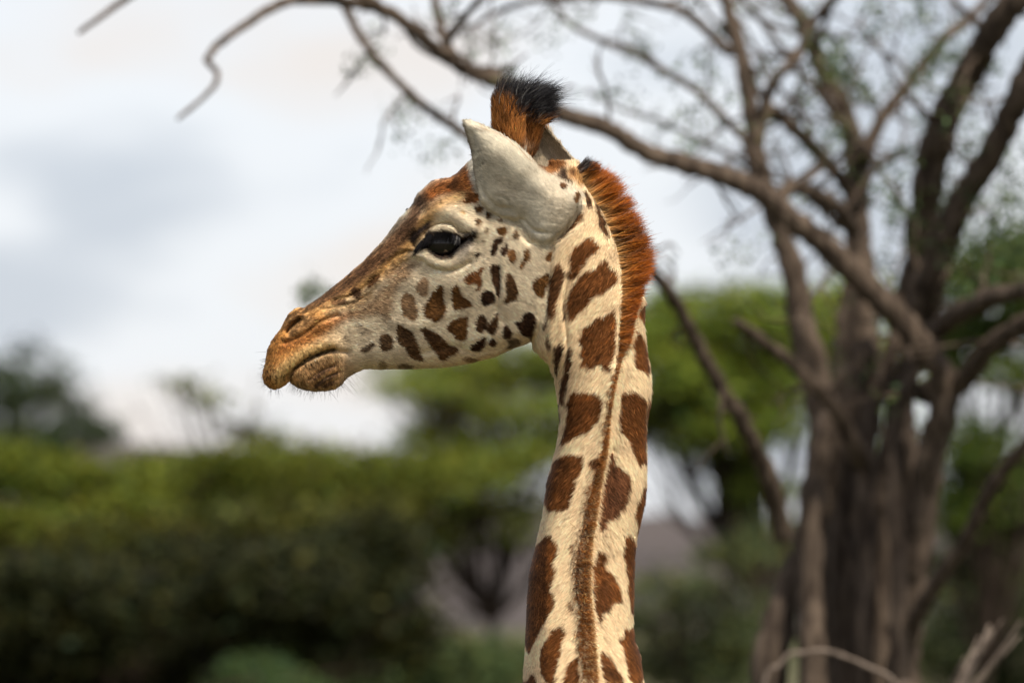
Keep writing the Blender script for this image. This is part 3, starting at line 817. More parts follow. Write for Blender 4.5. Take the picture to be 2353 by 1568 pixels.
def rcone(p, a, b, r0, r1):
    a = np.array(a, float); b = np.array(b, float)
    ab = b - a
    t = np.clip(((p - a) @ ab) / (ab @ ab), 0, 1)
    return np.linalg.norm(p - a - t[:, None] * ab, axis=1) - (r0 + (r1 - r0) * t)

def ell(p, c, r):
    q = (p - np.array(c)) / np.array(r)
    l = np.linalg.norm(q, axis=1)
    return (l - 1) * min(r)

def f_head(p):
    u, v, d = p.T
    s = samp(S_HEAD, u, v); T = samp(T_HEAD, u, v); R = samp(R_HEAD, u, v)
    T = T + samp(E_HEAD, u, v) * np.clip(s / 14, 0, 1)
    q = np.maximum(R - s, 0) / R
    return (np.sqrt(q * q + (d / T) ** 2 + 1e-9) - 1) * np.minimum(R, T)

def f_ear(p, far=False):
    u, v, d = p.T
    if far:                                     # the other ear, carried higher and shorter
        uu, vv = u, v
        u = (uu - 1290) / 0.80 + 1290 - 68
        v = (vv - 470) / 0.98 + 470 + 38
        d = -d
    s = samp(S_EAR, u, v)
    t = np.clip(((u - 1066) * 0.77 + (v - 285) * 0.64) / 320, 0, 1)      # 0 at the tip, 1 at the base
    bow = np.clip(s / 52, 0, 1); bow = 1 - (1 - bow) ** 2
    dc = -118 + 52 * t - (34 - 10 * t) * bow
    Te = 8.5 + 40 * np.clip((t - 0.62) / 0.38, 0, 1)
    dc = dc + (Te - 8.5) * 0.6
    dc = dc - samp(E_EAR, u, v) * np.clip(s / 6, 0, 1)
    q = np.maximum(8 - s, 0) / 8
    return (np.sqrt(q * q + ((d - dc) / Te) ** 2 + 1e-9) - 1) * 6.5

def f_neck(p):
    u, v, d = p.T
    l = np.interp(v, NECK[:, 0], NECK[:, 1]); r = np.interp(v, NECK[:, 0], NECK[:, 2])
    b = np.interp(v, NECK[:, 0], NECK[:, 3]); c = np.interp(v, NECK[:, 0], NECK[:, 4])
    a = (r - l) / 2
    e = samp(E_NECK, u, v) * np.clip(-(d - c) / 30, 0, 1)
    x = np.abs((u - (l + r) / 2) / a); y = np.abs((d - c) / (b + e))
    f = ((x ** 2.3 + y ** 2.3 + 1e-9) ** (1 / 2.3) - 1) * np.minimum(a, b)
    return np.maximum(f, 372 - v)

def SDF(p):
    f = f_head(p)
    f = smin(f, f_neck(p), 9)
    m = (p[:, 0] > 1030) & (p[:, 1] < 640)
    if m.any():
        q = p[m]; g = f[m]
        g = smin(g, rcone(q, (1172, 400, -44), (1166, 240, -56), 33, 30), 20)
        g = smin(g, rcone(q, (1183, 400, 44), (1226, 245, 52), 26, 29), 20)
        g = smin(g, ell(q, (1322, 408, -22), (19, 24, 18)), 8)
        g = smin(g, ell(q, (1322, 408, 22), (19, 24, 18)), 8)
        g = smin(g, f_ear(q), 8)
        g = smin(g, f_ear(q, True), 8)
        f[m] = g
    return f

def surface_nets(lo, hi, h, fn):
    ax = [np.arange(lo[i], hi[i] + h, h) for i in range(3)]
    n = [len(a) for a in ax]
    F = np.empty(n, np.float32)
    yy, zz_ = np.meshgrid(ax[1], ax[2], indexing='ij')
    for i in range(0, n[0], 8):
        xs_ = ax[0][i:i + 8]
        P = np.empty((len(xs_), n[1], n[2], 3))
        P[..., 0] = xs_[:, None, None]; P[..., 1] = yy; P[..., 2] = zz_
        F[i:i + 8] = fn(P.reshape(-1, 3)).reshape(len(xs_), n[1], n[2])
    S = F < 0
    cnt = np.zeros([k - 1 for k in n], np.int8)
    for a in (0, 1):
        for b in (0, 1):
            for c in (0, 1):
                cnt += S[a:n[0] - 1 + a, b:n[1] - 1 + b, c:n[2] - 1 + c]
    act = (cnt > 0) & (cnt < 8)
    ids = np.full(act.shape, -1, np.int64)
    cells = np.argwhere(act)
    ids[act] = np.arange(len(cells))
    pos = np.zeros((len(cells), 3)); num = np.zeros(len(cells))
    cor = [(a, b, c) for a in (0, 1) for b in (0, 1) for c in (0, 1)]
    for i, a in enumerate(cor):
        for b in cor[i + 1:]:
            if sum(abs(x - y) for x, y in zip(a, b)) != 1: continue
            fa = F[cells[:, 0] + a[0], cells[:, 1] + a[1], cells[:, 2] + a[2]]
            fb_ = F[cells[:, 0] + b[0], cells[:, 1] + b[1], cells[:, 2] + b[2]]
            m = (fa < 0) != (fb_ < 0)
            t = np.where(m, fa / (fa - fb_ + 1e-12), 0)[:, None]
            pos += np.where(m[:, None], np.array(a) * (1 - t) + np.array(b) * t, 0)
            num += m
    pos = (cells + pos / num[:, None]) * h + np.array(lo)
    quads = []
    for k in range(3):
        a = [slice(None)] * 3; b = [slice(None)] * 3
        a[k] = slice(0, -1); b[k] = slice(1, None)
        ch = S[tuple(a)] != S[tuple(b)]
        e = np.argwhere(ch)
        k1, k2 = (k + 1) % 3, (k + 2) % 3
        e = e[(e[:, k1] > 0) & (e[:, k2] > 0) & (e[:, k1] < n[k1] - 1) & (e[:, k2] < n[k2] - 1)]
        s0 = S[tuple(e.T)]
        def cid(o1, o2):
            c = e.copy(); c[:, k1] += o1; c[:, k2] += o2
            return ids[tuple(c.T)]
        q = np.stack([cid(-1, -1), cid(0, -1), cid(0, 0), cid(-1, 0)], 1)
        q[~s0] = q[~s0][:, ::-1]
        quads.append(q)
    return pos, np.vstack(quads)

def subdiv(V, Q):
    n = len(V)
    ed = np.sort(np.concatenate([Q[:, [0, 1]], Q[:, [1, 2]], Q[:, [2, 3]], Q[:, [3, 0]]]), axis=1)
    key = ed[:, 0].astype(np.int64) * n + ed[:, 1]
    uq, inv = np.unique(key, return_inverse=True)
    a, b = uq // n, uq % n
    M = (V[a] + V[b]) / 2
    C = V[Q].mean(1)
    m = len(Q)
    e = n + inv.reshape(4, m)
    c = n + len(M) + np.arange(m)
    Qn = np.concatenate([np.stack([Q[:, 0], e[0], c, e[3]], 1), np.stack([Q[:, 1], e[1], c, e[0]], 1),
                         np.stack([Q[:, 2], e[2], c, e[1]], 1), np.stack([Q[:, 3], e[3], c, e[2]], 1)])
    return np.vstack([V, M, C]), Qn

def grad(p, f0, e=0.7):
    return np.stack([(SDF(p + np.eye(3)[i] * e) - f0) / e for i in range(3)], 1)

def project(V, it=3):
    for _ in range(it):
        f0 = SDF(V)
        g = grad(V, f0)
        st = g * (f0 / ((g * g).sum(1) + 0.05))[:, None]
        l = np.linalg.norm(st, axis=1)
        st *= np.minimum(1, 3.0 / (l + 1e-9))[:, None]
        V = V - st
    return V

GV, GQ = surface_nets((575, 150, -420), (1610, 2096, 190), 6.0, SDF)
GV, GQ = subdiv(GV, GQ)
GV = project(GV, 3)
# relax very slightly to remove grid marks
def relax(V, Q, it=1, k=0.35):
    for _ in range(it):
        acc = np.zeros_like(V); cn = np.zeros(len(V))
        for i in range(4):
            for j in (1, 3):
                np.add.at(acc, Q[:, i], V[Q[:, (i + j) % 4]])
                np.add.at(cn, Q[:, i], 1)
        V = V + k * (acc / np.maximum(cn, 1)[:, None] - V)
    return V
GV = relax(GV, GQ, 1, 0.4)

# ---- coat colours, laid down as flat coat colour in the side view of the animal
CREAM_N = (0.80, 0.585, 0.365); CREAM_F = (0.74, 0.61, 0.44)
BROWN_N = (0.092, 0.032, 0.008); BROWN_F = (0.085, 0.038, 0.011); DARK = (0.022, 0.010, 0.006); EARC = (0.54, 0.49, 0.395)
ORANGE = (0.43, 0.195, 0.055); GOLD = (0.46, 0.255, 0.085); BRIDGE = (0.115, 0.058, 0.030); TAN = (0.52, 0.36, 0.20)
COL = np.empty((GH, GW, 3))
COL[:] = CREAM_N
nz1 = vnoise((GH, GW), 9, 1) * 2.0 + vnoise((GH, GW), 4, 2) * 1.3
nz2 = vnoise((GH, GW), 9, 3) * 2.0 + vnoise((GH, GW), 4, 4) * 1.3
wamp = np.where(MX < 1262, 0.35, 0.75)
WX = MX + nz1 * wamp; WY = MY + nz2 * wamp
def zone(poly, col, soft=6.0, op=1.0, grow=False):
    P = np.array(poly); r = int(soft * 3 + 8)
    x0 = int(max(0, P[:, 0].min() - r - U0)); x1 = int(min(GW, P[:, 0].max() + r - U0)); y0 = int(max(0, P[:, 1].min() - r - V0)); y1 = int(min(GH, P[:, 1].max() + r - V0))
    m = inside(poly, WX[y0:y1, x0:x1], WY[y0:y1, x0:x1]).astype(float)
    m = (np.clip((blur(m, 2.4) - 0.13) * 3.0, 0, 1) if grow else blur(m, soft)) * op
    COL[y0:y1, x0:x1] = COL[y0:y1, x0:x1] * (1 - m[..., None]) + np.array(col) * m[..., None]
# face
zone([(560, 300), (1270, 300), (1300, 520), (1262, 640), (1258, 740), (1205, 800), (560, 940)], CREAM_F, 8)
zone([(560, 650), (700, 690), (760, 720), (800, 780), (800, 860), (800, 920), (560, 940)], TAN, 22, .9)
zone([(560, 690), (690, 690), (760, 700), (770, 740), (720, 790), (690, 850), (640, 920), (560, 920)], ORANGE, 14, .95)
zone(Z1((470, 1330), (520, 1200), (700, 1090), (900, 1010), (1050, 1020), (1090, 1200), (1000, 1420), (700, 1450)), (0.33, 0.18, 0.075), 12, .9)
zone(Z1((440, 1280), (480, 1210), (560, 1135), (700, 1045), (860, 980), (960, 960), (960, 975), (870, 1000), (700, 1070), (560, 1160), (490, 1240), (450, 1300)), (0.045, 0.026, 0.016), 2, .9)
zone(Z1((380, 860), (560, 830), (800, 690), (1000, 560), (1250, 520), (1080, 640), (800, 800), (620, 900), (430, 960), (330, 1050), (270, 1000)), (0.28, 0.10, 0.025), 6, .85)
zone(Z1((250, 1230), (420, 1070), (600, 950), (800, 900), (960, 900), (940, 960), (760, 1010), (560, 1120), (420, 1260), (340, 1380), (280, 1390)), (0.62, 0.41, 0.18), 5, .9)
zone(Z1((380, 720), (440, 600), (560, 540), (700, 590), (740, 660), (600, 790), (430, 860)), (0.30, 0.17, 0.075), 6, .8)
zone([(690, 700), (740, 676), (800, 630), (860, 580), (930, 520), (965, 500), (1000, 500), (960, 560), (930, 600), (880, 640), (820, 680), (760, 706), (720, 716)], GOLD, 7, .95)
zone([(930, 560), (960, 500), (985, 470), (1050, 430), (1120, 400), (1130, 450), (1080, 460), (1020, 475), (990, 505), (960, 545)], (0.56, 0.33, 0.13), 8, .9)
zone([(676, 706), (705, 694), (735, 676), (800, 625), (870, 565), (930, 500), (945, 465), (985, 415), (1070, 375), (1130, 330), (1140, 420), (1090, 440), (1050, 436), (1000, 455), (972, 480),
      (962, 512), (940, 552), (900, 592), (858, 628), (806, 668), (746, 702), (710, 714)], BRIDGE, 5, .95)
zone(Z1((380, 700), (440, 590), (520, 525), (620, 510), (700, 470), (760, 470), (700, 560), (580, 600), (470, 680), (400, 760)), (0.16, 0.085, 0.035), 4, .75)
zone(Z1((180, 1000), (260, 860), (340, 770), (400, 800), (330, 950), (240, 1080), (190, 1120)), (0.36, 0.15, 0.035), 5, .7)
zone(Z2((380, 330), (520, 240), (700, 180), (850, 20), (900, 180), (880, 320), (700, 330), (560, 350), (420, 420)), (0.28, 0.098, 0.024), 5, .95)
zone(Z2((380, 440), (520, 380), (620, 390), (560, 430), (450, 500), (380, 540)), (0.2, 0.10, 0.04), 3, .6)
zone(Z1((1350, 420), (1420, 300), (1560, 200), (1700, 90), (1800, 60), (1790, 160), (1660, 260), (1600, 380), (1590, 480), (1560, 560), (1540, 660), (1490, 650), (1440, 580), (1360, 600), (1200, 640), (1050, 620), (1100, 540)), (0.22, 0.125, 0.06), 6, .85)
zone(Z2((0, 1100), (60, 1040), (160, 990), (300, 970), (350, 1010), (260, 1080), (150, 1150), (60, 1200), (0, 1210)), (0.22, 0.125, 0.06), 6, .8)
zone(Z1((780, 560), (900, 480), (1100, 430), (1250, 350), (1400, 270), (1350, 420), (1150, 520), (950, 570)), (0.34, 0.20, 0.085), 6, .9)
# eye surround
zone(Z2((235, 790), (250, 700), (330, 660), (430, 600), (480, 590), (430, 670), (385, 715), (340, 760), (295, 840)), (0.016, 0.012, 0.011), 2.2, 1)
zone(Z2((330, 870), (395, 745), (430, 706), (560, 682), (700, 712), (760, 752), (890, 700), (900, 750), (840, 815), (770, 870), (720, 900), (660, 970), (560, 990), (480, 950), (410, 895)), (0.012, 0.010, 0.010), 1.6, 1)
zone(Z2((740, 720), (850, 690), (905, 650), (905, 720), (800, 760)), (0.08, 0.065, 0.058), 4, .85)
zone(Z2((720, 760), (800, 745), (890, 705), (905, 740), (850, 815), (770, 880), (720, 900)), (0.012, 0.010, 0.010), 2.5, 1)
zone(Z2((690, 930), (790, 830), (880, 780), (870, 850), (790, 960), (720, 1000)), (0.34, 0.30, 0.26), 6, .7)
# ear, horns, poll
zone([(1050, 260), (1120, 280), (1240, 370), (1345, 450), (1330, 500), (1255, 575), (1190, 520), (1110, 495), (1080, 420), (1050, 300)], EARC, 3, 1)
zone([(1236, 380), (1300, 415), (1345, 450), (1320, 520), (1280, 545), (1260, 470)], (0.72, 0.62, 0.48), 14, .8)
zone([(1110, 300), (1126, 150), (1300, 150), (1275, 300), (1252, 326), (1244, 366), (1224, 378), (1200, 352), (1160, 318)], (0.30, 0.115, 0.030), 2.0, 1)
zone([(1120, 240), (1130, 150), (1310, 150), (1310, 260), (1250, 302), (1226, 286), (1190, 272), (1176, 240), (1150, 232)], (0.012, 0.011, 0.012), 7, 1)
zone(Z3((740, 830), (760, 780), (900, 820), (1060, 880), (1060, 930), (1000, 980), (900, 1000), (830, 950)), (0.22, 0.09, 0.03), 3, 1)
zone(Z3((760, 840), (820, 860), (860, 900), (890, 960), (850, 960), (800, 910)), (0.03, 0.016, 0.01), 3, .9)
zone(Z3((965, 1010), (1040, 930), (1070, 960), (1070, 1010), (1130, 1070), (1100, 1080), (1000, 1040)), (0.03, 0.018, 0.012), 2.5, 1)
zone(Z3((1060, 960), (1090, 925), (1170, 940), (1220, 1010), (1235, 1090), (1180, 1110), (1140, 1060), (1080, 1030)), (0.34, 0.18, 0.07), 3, 1)
zone(Z3((1090, 960), (1130, 965), (1150, 1000), (1120, 1020), (1090, 1000)), (0.08, 0.035, 0.015), 2, 1)
SPOTS = [  # (outline, colour, edge softness, opacity)
    (Z2((790, 340), (850, 325), (920, 335), (925, 400), (880, 420), (820, 420), (760, 430), (790, 380)), (0.17, 0.065, 0.02), 1.5, 1),
    (Z2((880, 480), (920, 440), (965, 440), (960, 490), (900, 520), (875, 505)), BROWN_F, 1.5, 1), (Z2((975, 540), (1000, 505), (1040, 515), (1030, 560), (1000, 575)), BROWN_F, 1.5, 1),
    (Z2((875, 590), (910, 570), (940, 600), (930, 640), (895, 645)), BROWN_F, 1.5, .95), (Z2((960, 690), (990, 660), (1015, 685), (1000, 715), (970, 708)), BROWN_F, 1.8, .7),
    (Z2((935, 795), (955, 775), (975, 795), (960, 815)), BROWN_F, 1.8, .7), (Z2((1100, 580), (1130, 560), (1155, 580), (1140, 605), (1110, 605)), BROWN_F, 1.5, .8),
    (Z2((730, 520), (750, 490), (790, 530), (770, 545)), (.4, .22, .08), 2, .8),
    (Z2((1090, 680), (1130, 645), (1190, 655), (1185, 710), (1150, 740), (1110, 725)), BROWN_F, 1.2, 1), (Z2((1065, 780), (1090, 750), (1150, 760), (1155, 810), (1110, 830), (1085, 920), (1050, 945), (1030, 920), (1040, 860)), DARK, 1.2, 1),
    (Z2((1180, 810), (1200, 830), (1195, 900), (1155, 940), (1130, 925), (1140, 880)), DARK, 1.2, 1), (Z2((1200, 885), (1240, 875), (1275, 895), (1275, 985), (1240, 1005), (1215, 985)), (0.16, .075, .028), 1.2, 1),
    (Z2((1360, 880), (1400, 875), (1412, 930), (1405, 990), (1370, 1000), (1350, 1020), (1340, 1075), (1318, 1060), (1325, 1015), (1350, 985)), (0.18, .085, .03), 1.2, 1),
    (Z2((1575, 925), (1610, 905), (1640, 905), (1635, 980), (1600, 995), (1570, 970)), (0.15, .07, .025), 1.2, 1), (Z2((885, 960), (890, 920), (935, 890), (935, 915), (905, 955), (880, 980)), DARK, 1.2, 1),
    (Z2((1255, 700), (1290, 690), (1310, 740), (1290, 775), (1250, 760)), BROWN_F, 1.5, .9),
    (Z4((865, 410), (900, 375), (960, 350), (1010, 330), (1060, 270), (1075, 290), (1045, 350), (1025, 400), (1050, 450), (1040, 500), (1000, 560), (985, 555), (1000, 490), (990, 455), (930, 470), (890, 485), (868, 450)), (.125, .048, .016), 1.2, 1),
    (Z4((1140, 290), (1170, 260), (1215, 270), (1260, 280), (1258, 400), (1255, 560), (1245, 640), (1215, 600), (1205, 520), (1150, 440), (1150, 360)), (.035, .016, .008), 1.2, 1),
    (Z4((1320, 360), (1360, 365), (1390, 410), (1430, 500), (1450, 560), (1430, 630), (1380, 660), (1330, 690), (1290, 690), (1310, 600)), (.07, .034, .014), 1.2, 1),
    (Z4((1610, 460), (1650, 410), (1700, 395), (1750, 365), (1800, 365), (1810, 460), (1770, 490), (1740, 540), (1720, 610), (1690, 620), (1640, 580), (1605, 530)), BROWN_F, 1.2, 1),
    (Z4((1040, 630), (1050, 570), (1100, 540), (1160, 560), (1190, 600), (1185, 680), (1140, 705), (1060, 700)), DARK, 1.2, 1),
    (Z4((740, 500), (775, 480), (800, 510), (830, 590), (870, 640), (930, 670), (940, 710), (890, 740), (820, 735), (750, 765), (730, 680), (720, 580)), BROWN_F, 1.2, 1),
    (Z4((590, 495), (635, 500), (635, 580), (640, 680), (660, 770), (620, 840), (560, 890), (500, 865), (435, 840), (418, 730), (450, 690), (500, 600), (560, 540)), BROWN_F, 1.2, 1),
    (Z4((230, 560), (270, 590), (310, 610), (330, 700), (350, 790), (340, 850), (310, 885), (260, 850), (200, 820), (180, 720), (165, 650), (200, 590)), (.17, .095, .045), 1.8, .95),
    (Z4((430, 400), (460, 440), (465, 500), (450, 600), (400, 615), (350, 580), (335, 520), (360, 460)), (.22, .13, .07), 2, .9),
    (Z4((860, 830), (905, 820), (890, 900), (885, 1000), (890, 1060), (840, 1085), (770, 1070), (740, 1020), (680, 975), (660, 940), (720, 880), (790, 850)), BROWN_F, 1.2, 1),
    (Z4((1010, 830), (1060, 805), (1100, 850), (1105, 920), (1080, 980), (1030, 995), (985, 970), (985, 880)), (.035, .018, .009), 1.2, 1),
    (Z4((1210, 800), (1235, 790), (1225, 890), (1210, 970), (1170, 1020), (1110, 1005), (1095, 950), (1140, 890)), (.04, .02, .009), 1.2, 1),
    (Z4((1300, 910), (1330, 920), (1355, 980), (1375, 1030), (1350, 1060), (1280, 1070), (1285, 990)), DARK, 1.2, 1),
    (Z4((1510, 800), (1560, 770), (1610, 800), (1640, 850), (1620, 950), (1600, 1030), (1585, 1130), (1560, 1050), (1480, 1020), (1450, 950), (1410, 890), (1480, 870)), DARK, 1.2, 1),
    (Z4((1040, 1060), (1080, 1040), (1095, 1080), (1070, 1150), (1030, 1195), (970, 1205), (920, 1190), (930, 1150), (1000, 1110)), DARK, 1.2, 1),
    (Z4((1130, 1080), (1160, 1060), (1205, 1090), (1200, 1140), (1160, 1150), (1120, 1120)), DARK, 1.2, 1),
    (Z4((1320, 1090), (1350, 1060), (1410, 1065), (1480, 1100), (1450, 1140), (1390, 1170), (1330, 1180), (1300, 1180), (1360, 1130)), DARK, 2, .85),
    (Z4((390, 970), (430, 950), (500, 985), (580, 1020), (640, 1090), (690, 1150), (760, 1160), (810, 1190), (760, 1230), (680, 1270), (650, 1310), (600, 1300), (550, 1220), (510, 1170), (450, 1080), (400, 1010)), (.085, .042, .018), 1.2, 1),
    (Z4((120, 950), (150, 920), (230, 960), (300, 1010), (330, 1080), (360, 1160), (390, 1260), (420, 1290), (370, 1310), (290, 1280), (240, 1220), (220, 1170), (140, 1110), (125, 1030)), (.075, .04, .018), 1.2, 1),
    (Z1((1440, 830), (1500, 790), (1560, 820), (1590, 890), (1570, 950), (1500, 985), (1440, 960)), (.07, .04, .02), 1.5, 1),
    (Z1((1370, 870), (1340, 885), (1290, 930), (1220, 965), (1210, 990), (1250, 1000), (1330, 970), (1370, 930)), (.06, .035, .02), 2, .95),
    (Z1((1180, 700), (1240, 690), (1300, 740), (1370, 760), (1330, 800), (1240, 820), (1200, 770)), (.25, .19, .13), 3, .7), (Z1((1040, 820), (1080, 810), (1110, 850), (1080, 890)), (.2, .15, .1), 3, .7),
    (Z4((830, 1290), (900, 1270), (960, 1290), (1010, 1300), (940, 1330), (880, 1320)), BROWN_F, 2, .8),
    (Z1((1410, 1100), (1470, 1090), (1520, 1130), (1480, 1180), (1420, 1170)), (.16, .12, .06), 2.5, .8), (Z1((1590, 1165), (1700, 1120), (1810, 1140), (1760, 1185)), (.12, .085, .05), 2, .85),
    (Z1((1310, 220), (1380, 150), (1450, 130), (1430, 190), (1370, 250), (1310, 300)), (.085, .035, .012), 2.2, .95), (Z1((1100, 340), (1150, 280), (1220, 290), (1230, 350), (1190, 400), (1130, 380)), (.045, .02, .01), 2.2, .95),
    (Z1((900, 440), (960, 410), (1060, 420), (1080, 450), (980, 470), (920, 470)), (.06, .027, .012), 2, .9), (Z1((1150, 130), (1230, 80), (1290, 60), (1320, 90), (1270, 140), (1200, 150)), (.04, .02, .012), 2.5, .8),
    (Z1((700, 1290), (800, 1205), (950, 1140), (960, 1160), (820, 1230), (740, 1300)), (.05, .025, .014), 1.6, .9), (Z1((700, 1370), (850, 1275), (990, 1215), (1000, 1235), (880, 1300), (740, 1395)), (.03, .016, .01), 1.6, .9),
    (Z1((800, 1370), (900, 1320), (960, 1310), (940, 1340), (840, 1385)), (.03, .016, .01), 1.6, .9),
    # neck
    (Z5((490, 100), (530, 100), (555, 140), (590, 170), (560, 210), (510, 250), (480, 310), (430, 370), (390, 420), (345, 455), (350, 350), (365, 250), (390, 190), (440, 150)), BROWN_N, 1.2, 1),
    (Z5((645, 270), (665, 300), (660, 340), (720, 370), (728, 440), (715, 480), (660, 510), (620, 550), (570, 560), (520, 610), (480, 670), (420, 700), (400, 720), (370, 780), (340, 730), (345, 600), (370, 510), (430, 430), (480, 380), (540, 350), (590, 330), (600, 300)), BROWN_N, 1.2, 1),
    (Z5((715, 670), (725, 750), (720, 900), (715, 1000), (700, 1100), (680, 1190), (640, 1160), (610, 1120), (570, 1130), (530, 1160), (490, 1140), (440, 1145), (465, 1090), (440, 1050), (460, 990), (430, 940), (450, 900), (445, 860), (490, 810), (530, 800), (580, 740), (640, 745), (670, 700)), BROWN_N, 1.2, 1),
    (Z6((600, 60), (640, 40), (690, 70), (770, 50), (830, 75), (890, 80), (900, 180), (890, 240), (860, 340), (800, 380), (770, 430), (700, 450), (620, 500), (560, 530), (490, 570), (520, 480), (545, 380), (555, 250), (565, 130)), BROWN_N, 1.2, 1),
    (Z5((260, 270), (290, 330), (310, 400), (280, 500), (245, 600), (240, 700), (225, 755), (180, 720), (170, 640), (190, 520), (200, 420), (230, 350)), (.10, .042, .016), 1.2, 1),
    (Z5((300, 610), (320, 620), (310, 700), (315, 780), (295, 760), (290, 690)), (.05, .025, .012), 1.5, .9), (Z5((150, 880), (190, 900), (200, 960), (180, 1030), (150, 1010), (135, 960)), (.12, .06, .03), 1.5, .9),
    (Z5((240, 980), (270, 955), (300, 980), (295, 1050), (260, 1120), (240, 1240), (220, 1170), (225, 1080)), (.028, .013, .008), 1.2, 1),
    (Z5((350, 960), (375, 1000), (375, 1080), (350, 1180), (330, 1280), (310, 1380), (300, 1450), (275, 1430), (275, 1330), (295, 1220), (320, 1120), (335, 1050)), (.06, .026, .012), 1.2, 1),
    (Z5((245, 1400), (262, 1410), (272, 1500), (270, 1600), (250, 1600)), (.03, .015, .01), 1.5, 1),
    (Z5((150, 740), (165, 740), (150, 830), (110, 870), (100, 890), (130, 800)), (.05, .025, .012), 1.5, .9),  # crease behind the jaw, its shade painted into the coat
    (Z5((930, 600), (960, 620), (970, 720), (940, 820), (930, 760), (900, 740), (880, 720)), BROWN_N, 1.5, 1),
    (Z5((855, 840), (900, 880), (940, 930), (955, 1050), (975, 1180), (970, 1230), (930, 1190), (890, 1160), (870, 1180), (850, 1120), (840, 1050), (835, 980), (850, 920)), BROWN_N, 1.2, 1),
    (Z6((1070, 70), (1140, 50), (1210, 60), (1270, 100), (1300, 160), (1295, 300), (1300, 450), (1295, 600), (1295, 740), (1260, 730), (1225, 770), (1180, 680), (1140, 590), (1110, 510), (1060, 430), (1035, 340), (1055, 250), (1050, 150)), BROWN_N, 1.2, 1),
    (Z6((1330, 100), (1370, 150), (1350, 330), (1305, 370), (1312, 240)), BROWN_N, 1.2, 1),
    (Z6((690, 650), (725, 680), (710, 750), (690, 830), (650, 900), (630, 980), (600, 1060), (590, 1130), (560, 1190), (530, 1180), (500, 1220), (450, 1200), (410, 1190), (380, 1220), (330, 1150), (320, 1080), (350, 960), (390, 840), (440, 730), (500, 680), (560, 650), (640, 660)), BROWN_N, 1.2, 1),
    (Z6((940, 630), (970, 660), (980, 740), (1030, 800), (1100, 840), (1135, 920), (1130, 980), (1100, 1080), (1060, 1190), (1030, 1200), (990, 1270), (920, 1280), (880, 1370), (840, 1400), (825, 1350), (840, 1200), (860, 1050), (890, 900), (920, 760)), (.085, .033, .014), 1.2, 1),
    (Z6((1265, 960), (1320, 950), (1320, 1080), (1290, 1200), (1260, 1350), (1210, 1460), (1225, 1320), (1180, 1260), (1200, 1180), (1220, 1100)), BROWN_N, 1.2, 1),
    (Z6((770, 740), (830, 690), (880, 720), (860, 820), (800, 780)), (.10, .04, .015), 1.5, 1),
    (Z7((330, 70), (380, 20), (430, 40), (480, 100), (470, 230), (440, 310), (460, 400), (420, 500), (400, 570), (460, 660), (430, 760), (380, 830), (330, 900), (290, 960), (250, 1050), (220, 1110), (190, 1190), (175, 1230), (150, 1150), (130, 950), (140, 700), (160, 500), (210, 300), (260, 150)), BROWN_N, 1.2, 1),
    (Z7((480, 930), (530, 930), (540, 990), (555, 1010), (520, 1080), (510, 1180), (490, 1270), (460, 1350), (470, 1420), (430, 1500), (400, 1560), (370, 1500), (330, 1490), (290, 1400), (280, 1280), (300, 1150), (340, 1090), (400, 1040), (430, 980)), BROWN_N, 1.2, 1),
    (Z7((820, 250), (855, 180), (920, 220), (935, 270), (890, 320), (920, 370), (970, 410), (1020, 470), (1060, 560), (1060, 610), (1095, 700), (1000, 690), (960, 760), (890, 790), (870, 880), (840, 890), (820, 800), (795, 700), (790, 550), (800, 350)), BROWN_N, 1.2, 1),
    (Z7((1130, 30), (1180, 20), (1240, 110), (1235, 400), (1225, 700), (1200, 820), (1170, 760), (1170, 670), (1140, 560), (1150, 480), (1120, 330), (1100, 200)), BROWN_N, 1.2, 1),
    (Z7((1110, 920), (1150, 950), (1220, 930), (1230, 1060), (1280, 1200), (1290, 1350), (1285, 1450), (1250, 1540), (1230, 1600), (1190, 1490), (1140, 1440), (1120, 1330), (1100, 1200), (1050, 1050), (1110, 1010)), BROWN_N, 1.2, 1),
    (Z7((860, 1160), (910, 1200), (970, 1270), (1000, 1340), (1060, 1400), (1085, 1510), (1020, 1480), (960, 1550), (920, 1520), (900, 1430), (870, 1380), (850, 1280)), BROWN_N, 1.2, 1),
    (Z7((690, 1220), (660, 1240), (600, 1280), (570, 1350), (560, 1420), (530, 1568), (520, 1640), (700, 1640), (690, 1450)), BROWN_N, 1.2, 1),
    (Z7((110, 1490), (170, 1490), (200, 1410), (240, 1480), (250, 1568), (240, 1640), (100, 1640)), BROWN_N, 1.2, 1),
    (Z7((570, 700), (610, 690), (640, 740), (630, 780), (590, 770)), BROWN_N, 1.5, .8), (Z7((600, 170), (630, 80), (650, 160), (640, 230)), BROWN_N, 1.5, .8),
    (Z3((1130, 1190), (1160, 1150), (1180, 1190), (1165, 1240), (1140, 1260)), (.12, .055, .02), 1.2, 1), (Z3((1000, 1080), (1060, 1095), (1068, 1120), (1020, 1118)), (.08, .035, .015), 1.2, 1),
    (Z3((1200, 1140), (1250, 1190), (1285, 1260), (1280, 1290), (1255, 1260), (1215, 1180)), (.05, .022, .01), 1.2, 1),
    (Z3((1280, 1190), (1310, 1230), (1360, 1330), (1400, 1450), (1420, 1540), (1400, 1520), (1350, 1440), (1330, 1360), (1320, 1280)), (.05, .022, .01), 1.2, 1),
    (Z3((1180, 1280), (1215, 1350), (1170, 1420), (1110, 1460), (1050, 1520), (1060, 1480), (1110, 1400), (1150, 1330)), (.11, .05, .02), 1.2, 1),
]
for poly, c, so, op in SPOTS:
    zone(poly, c, so, op, True)
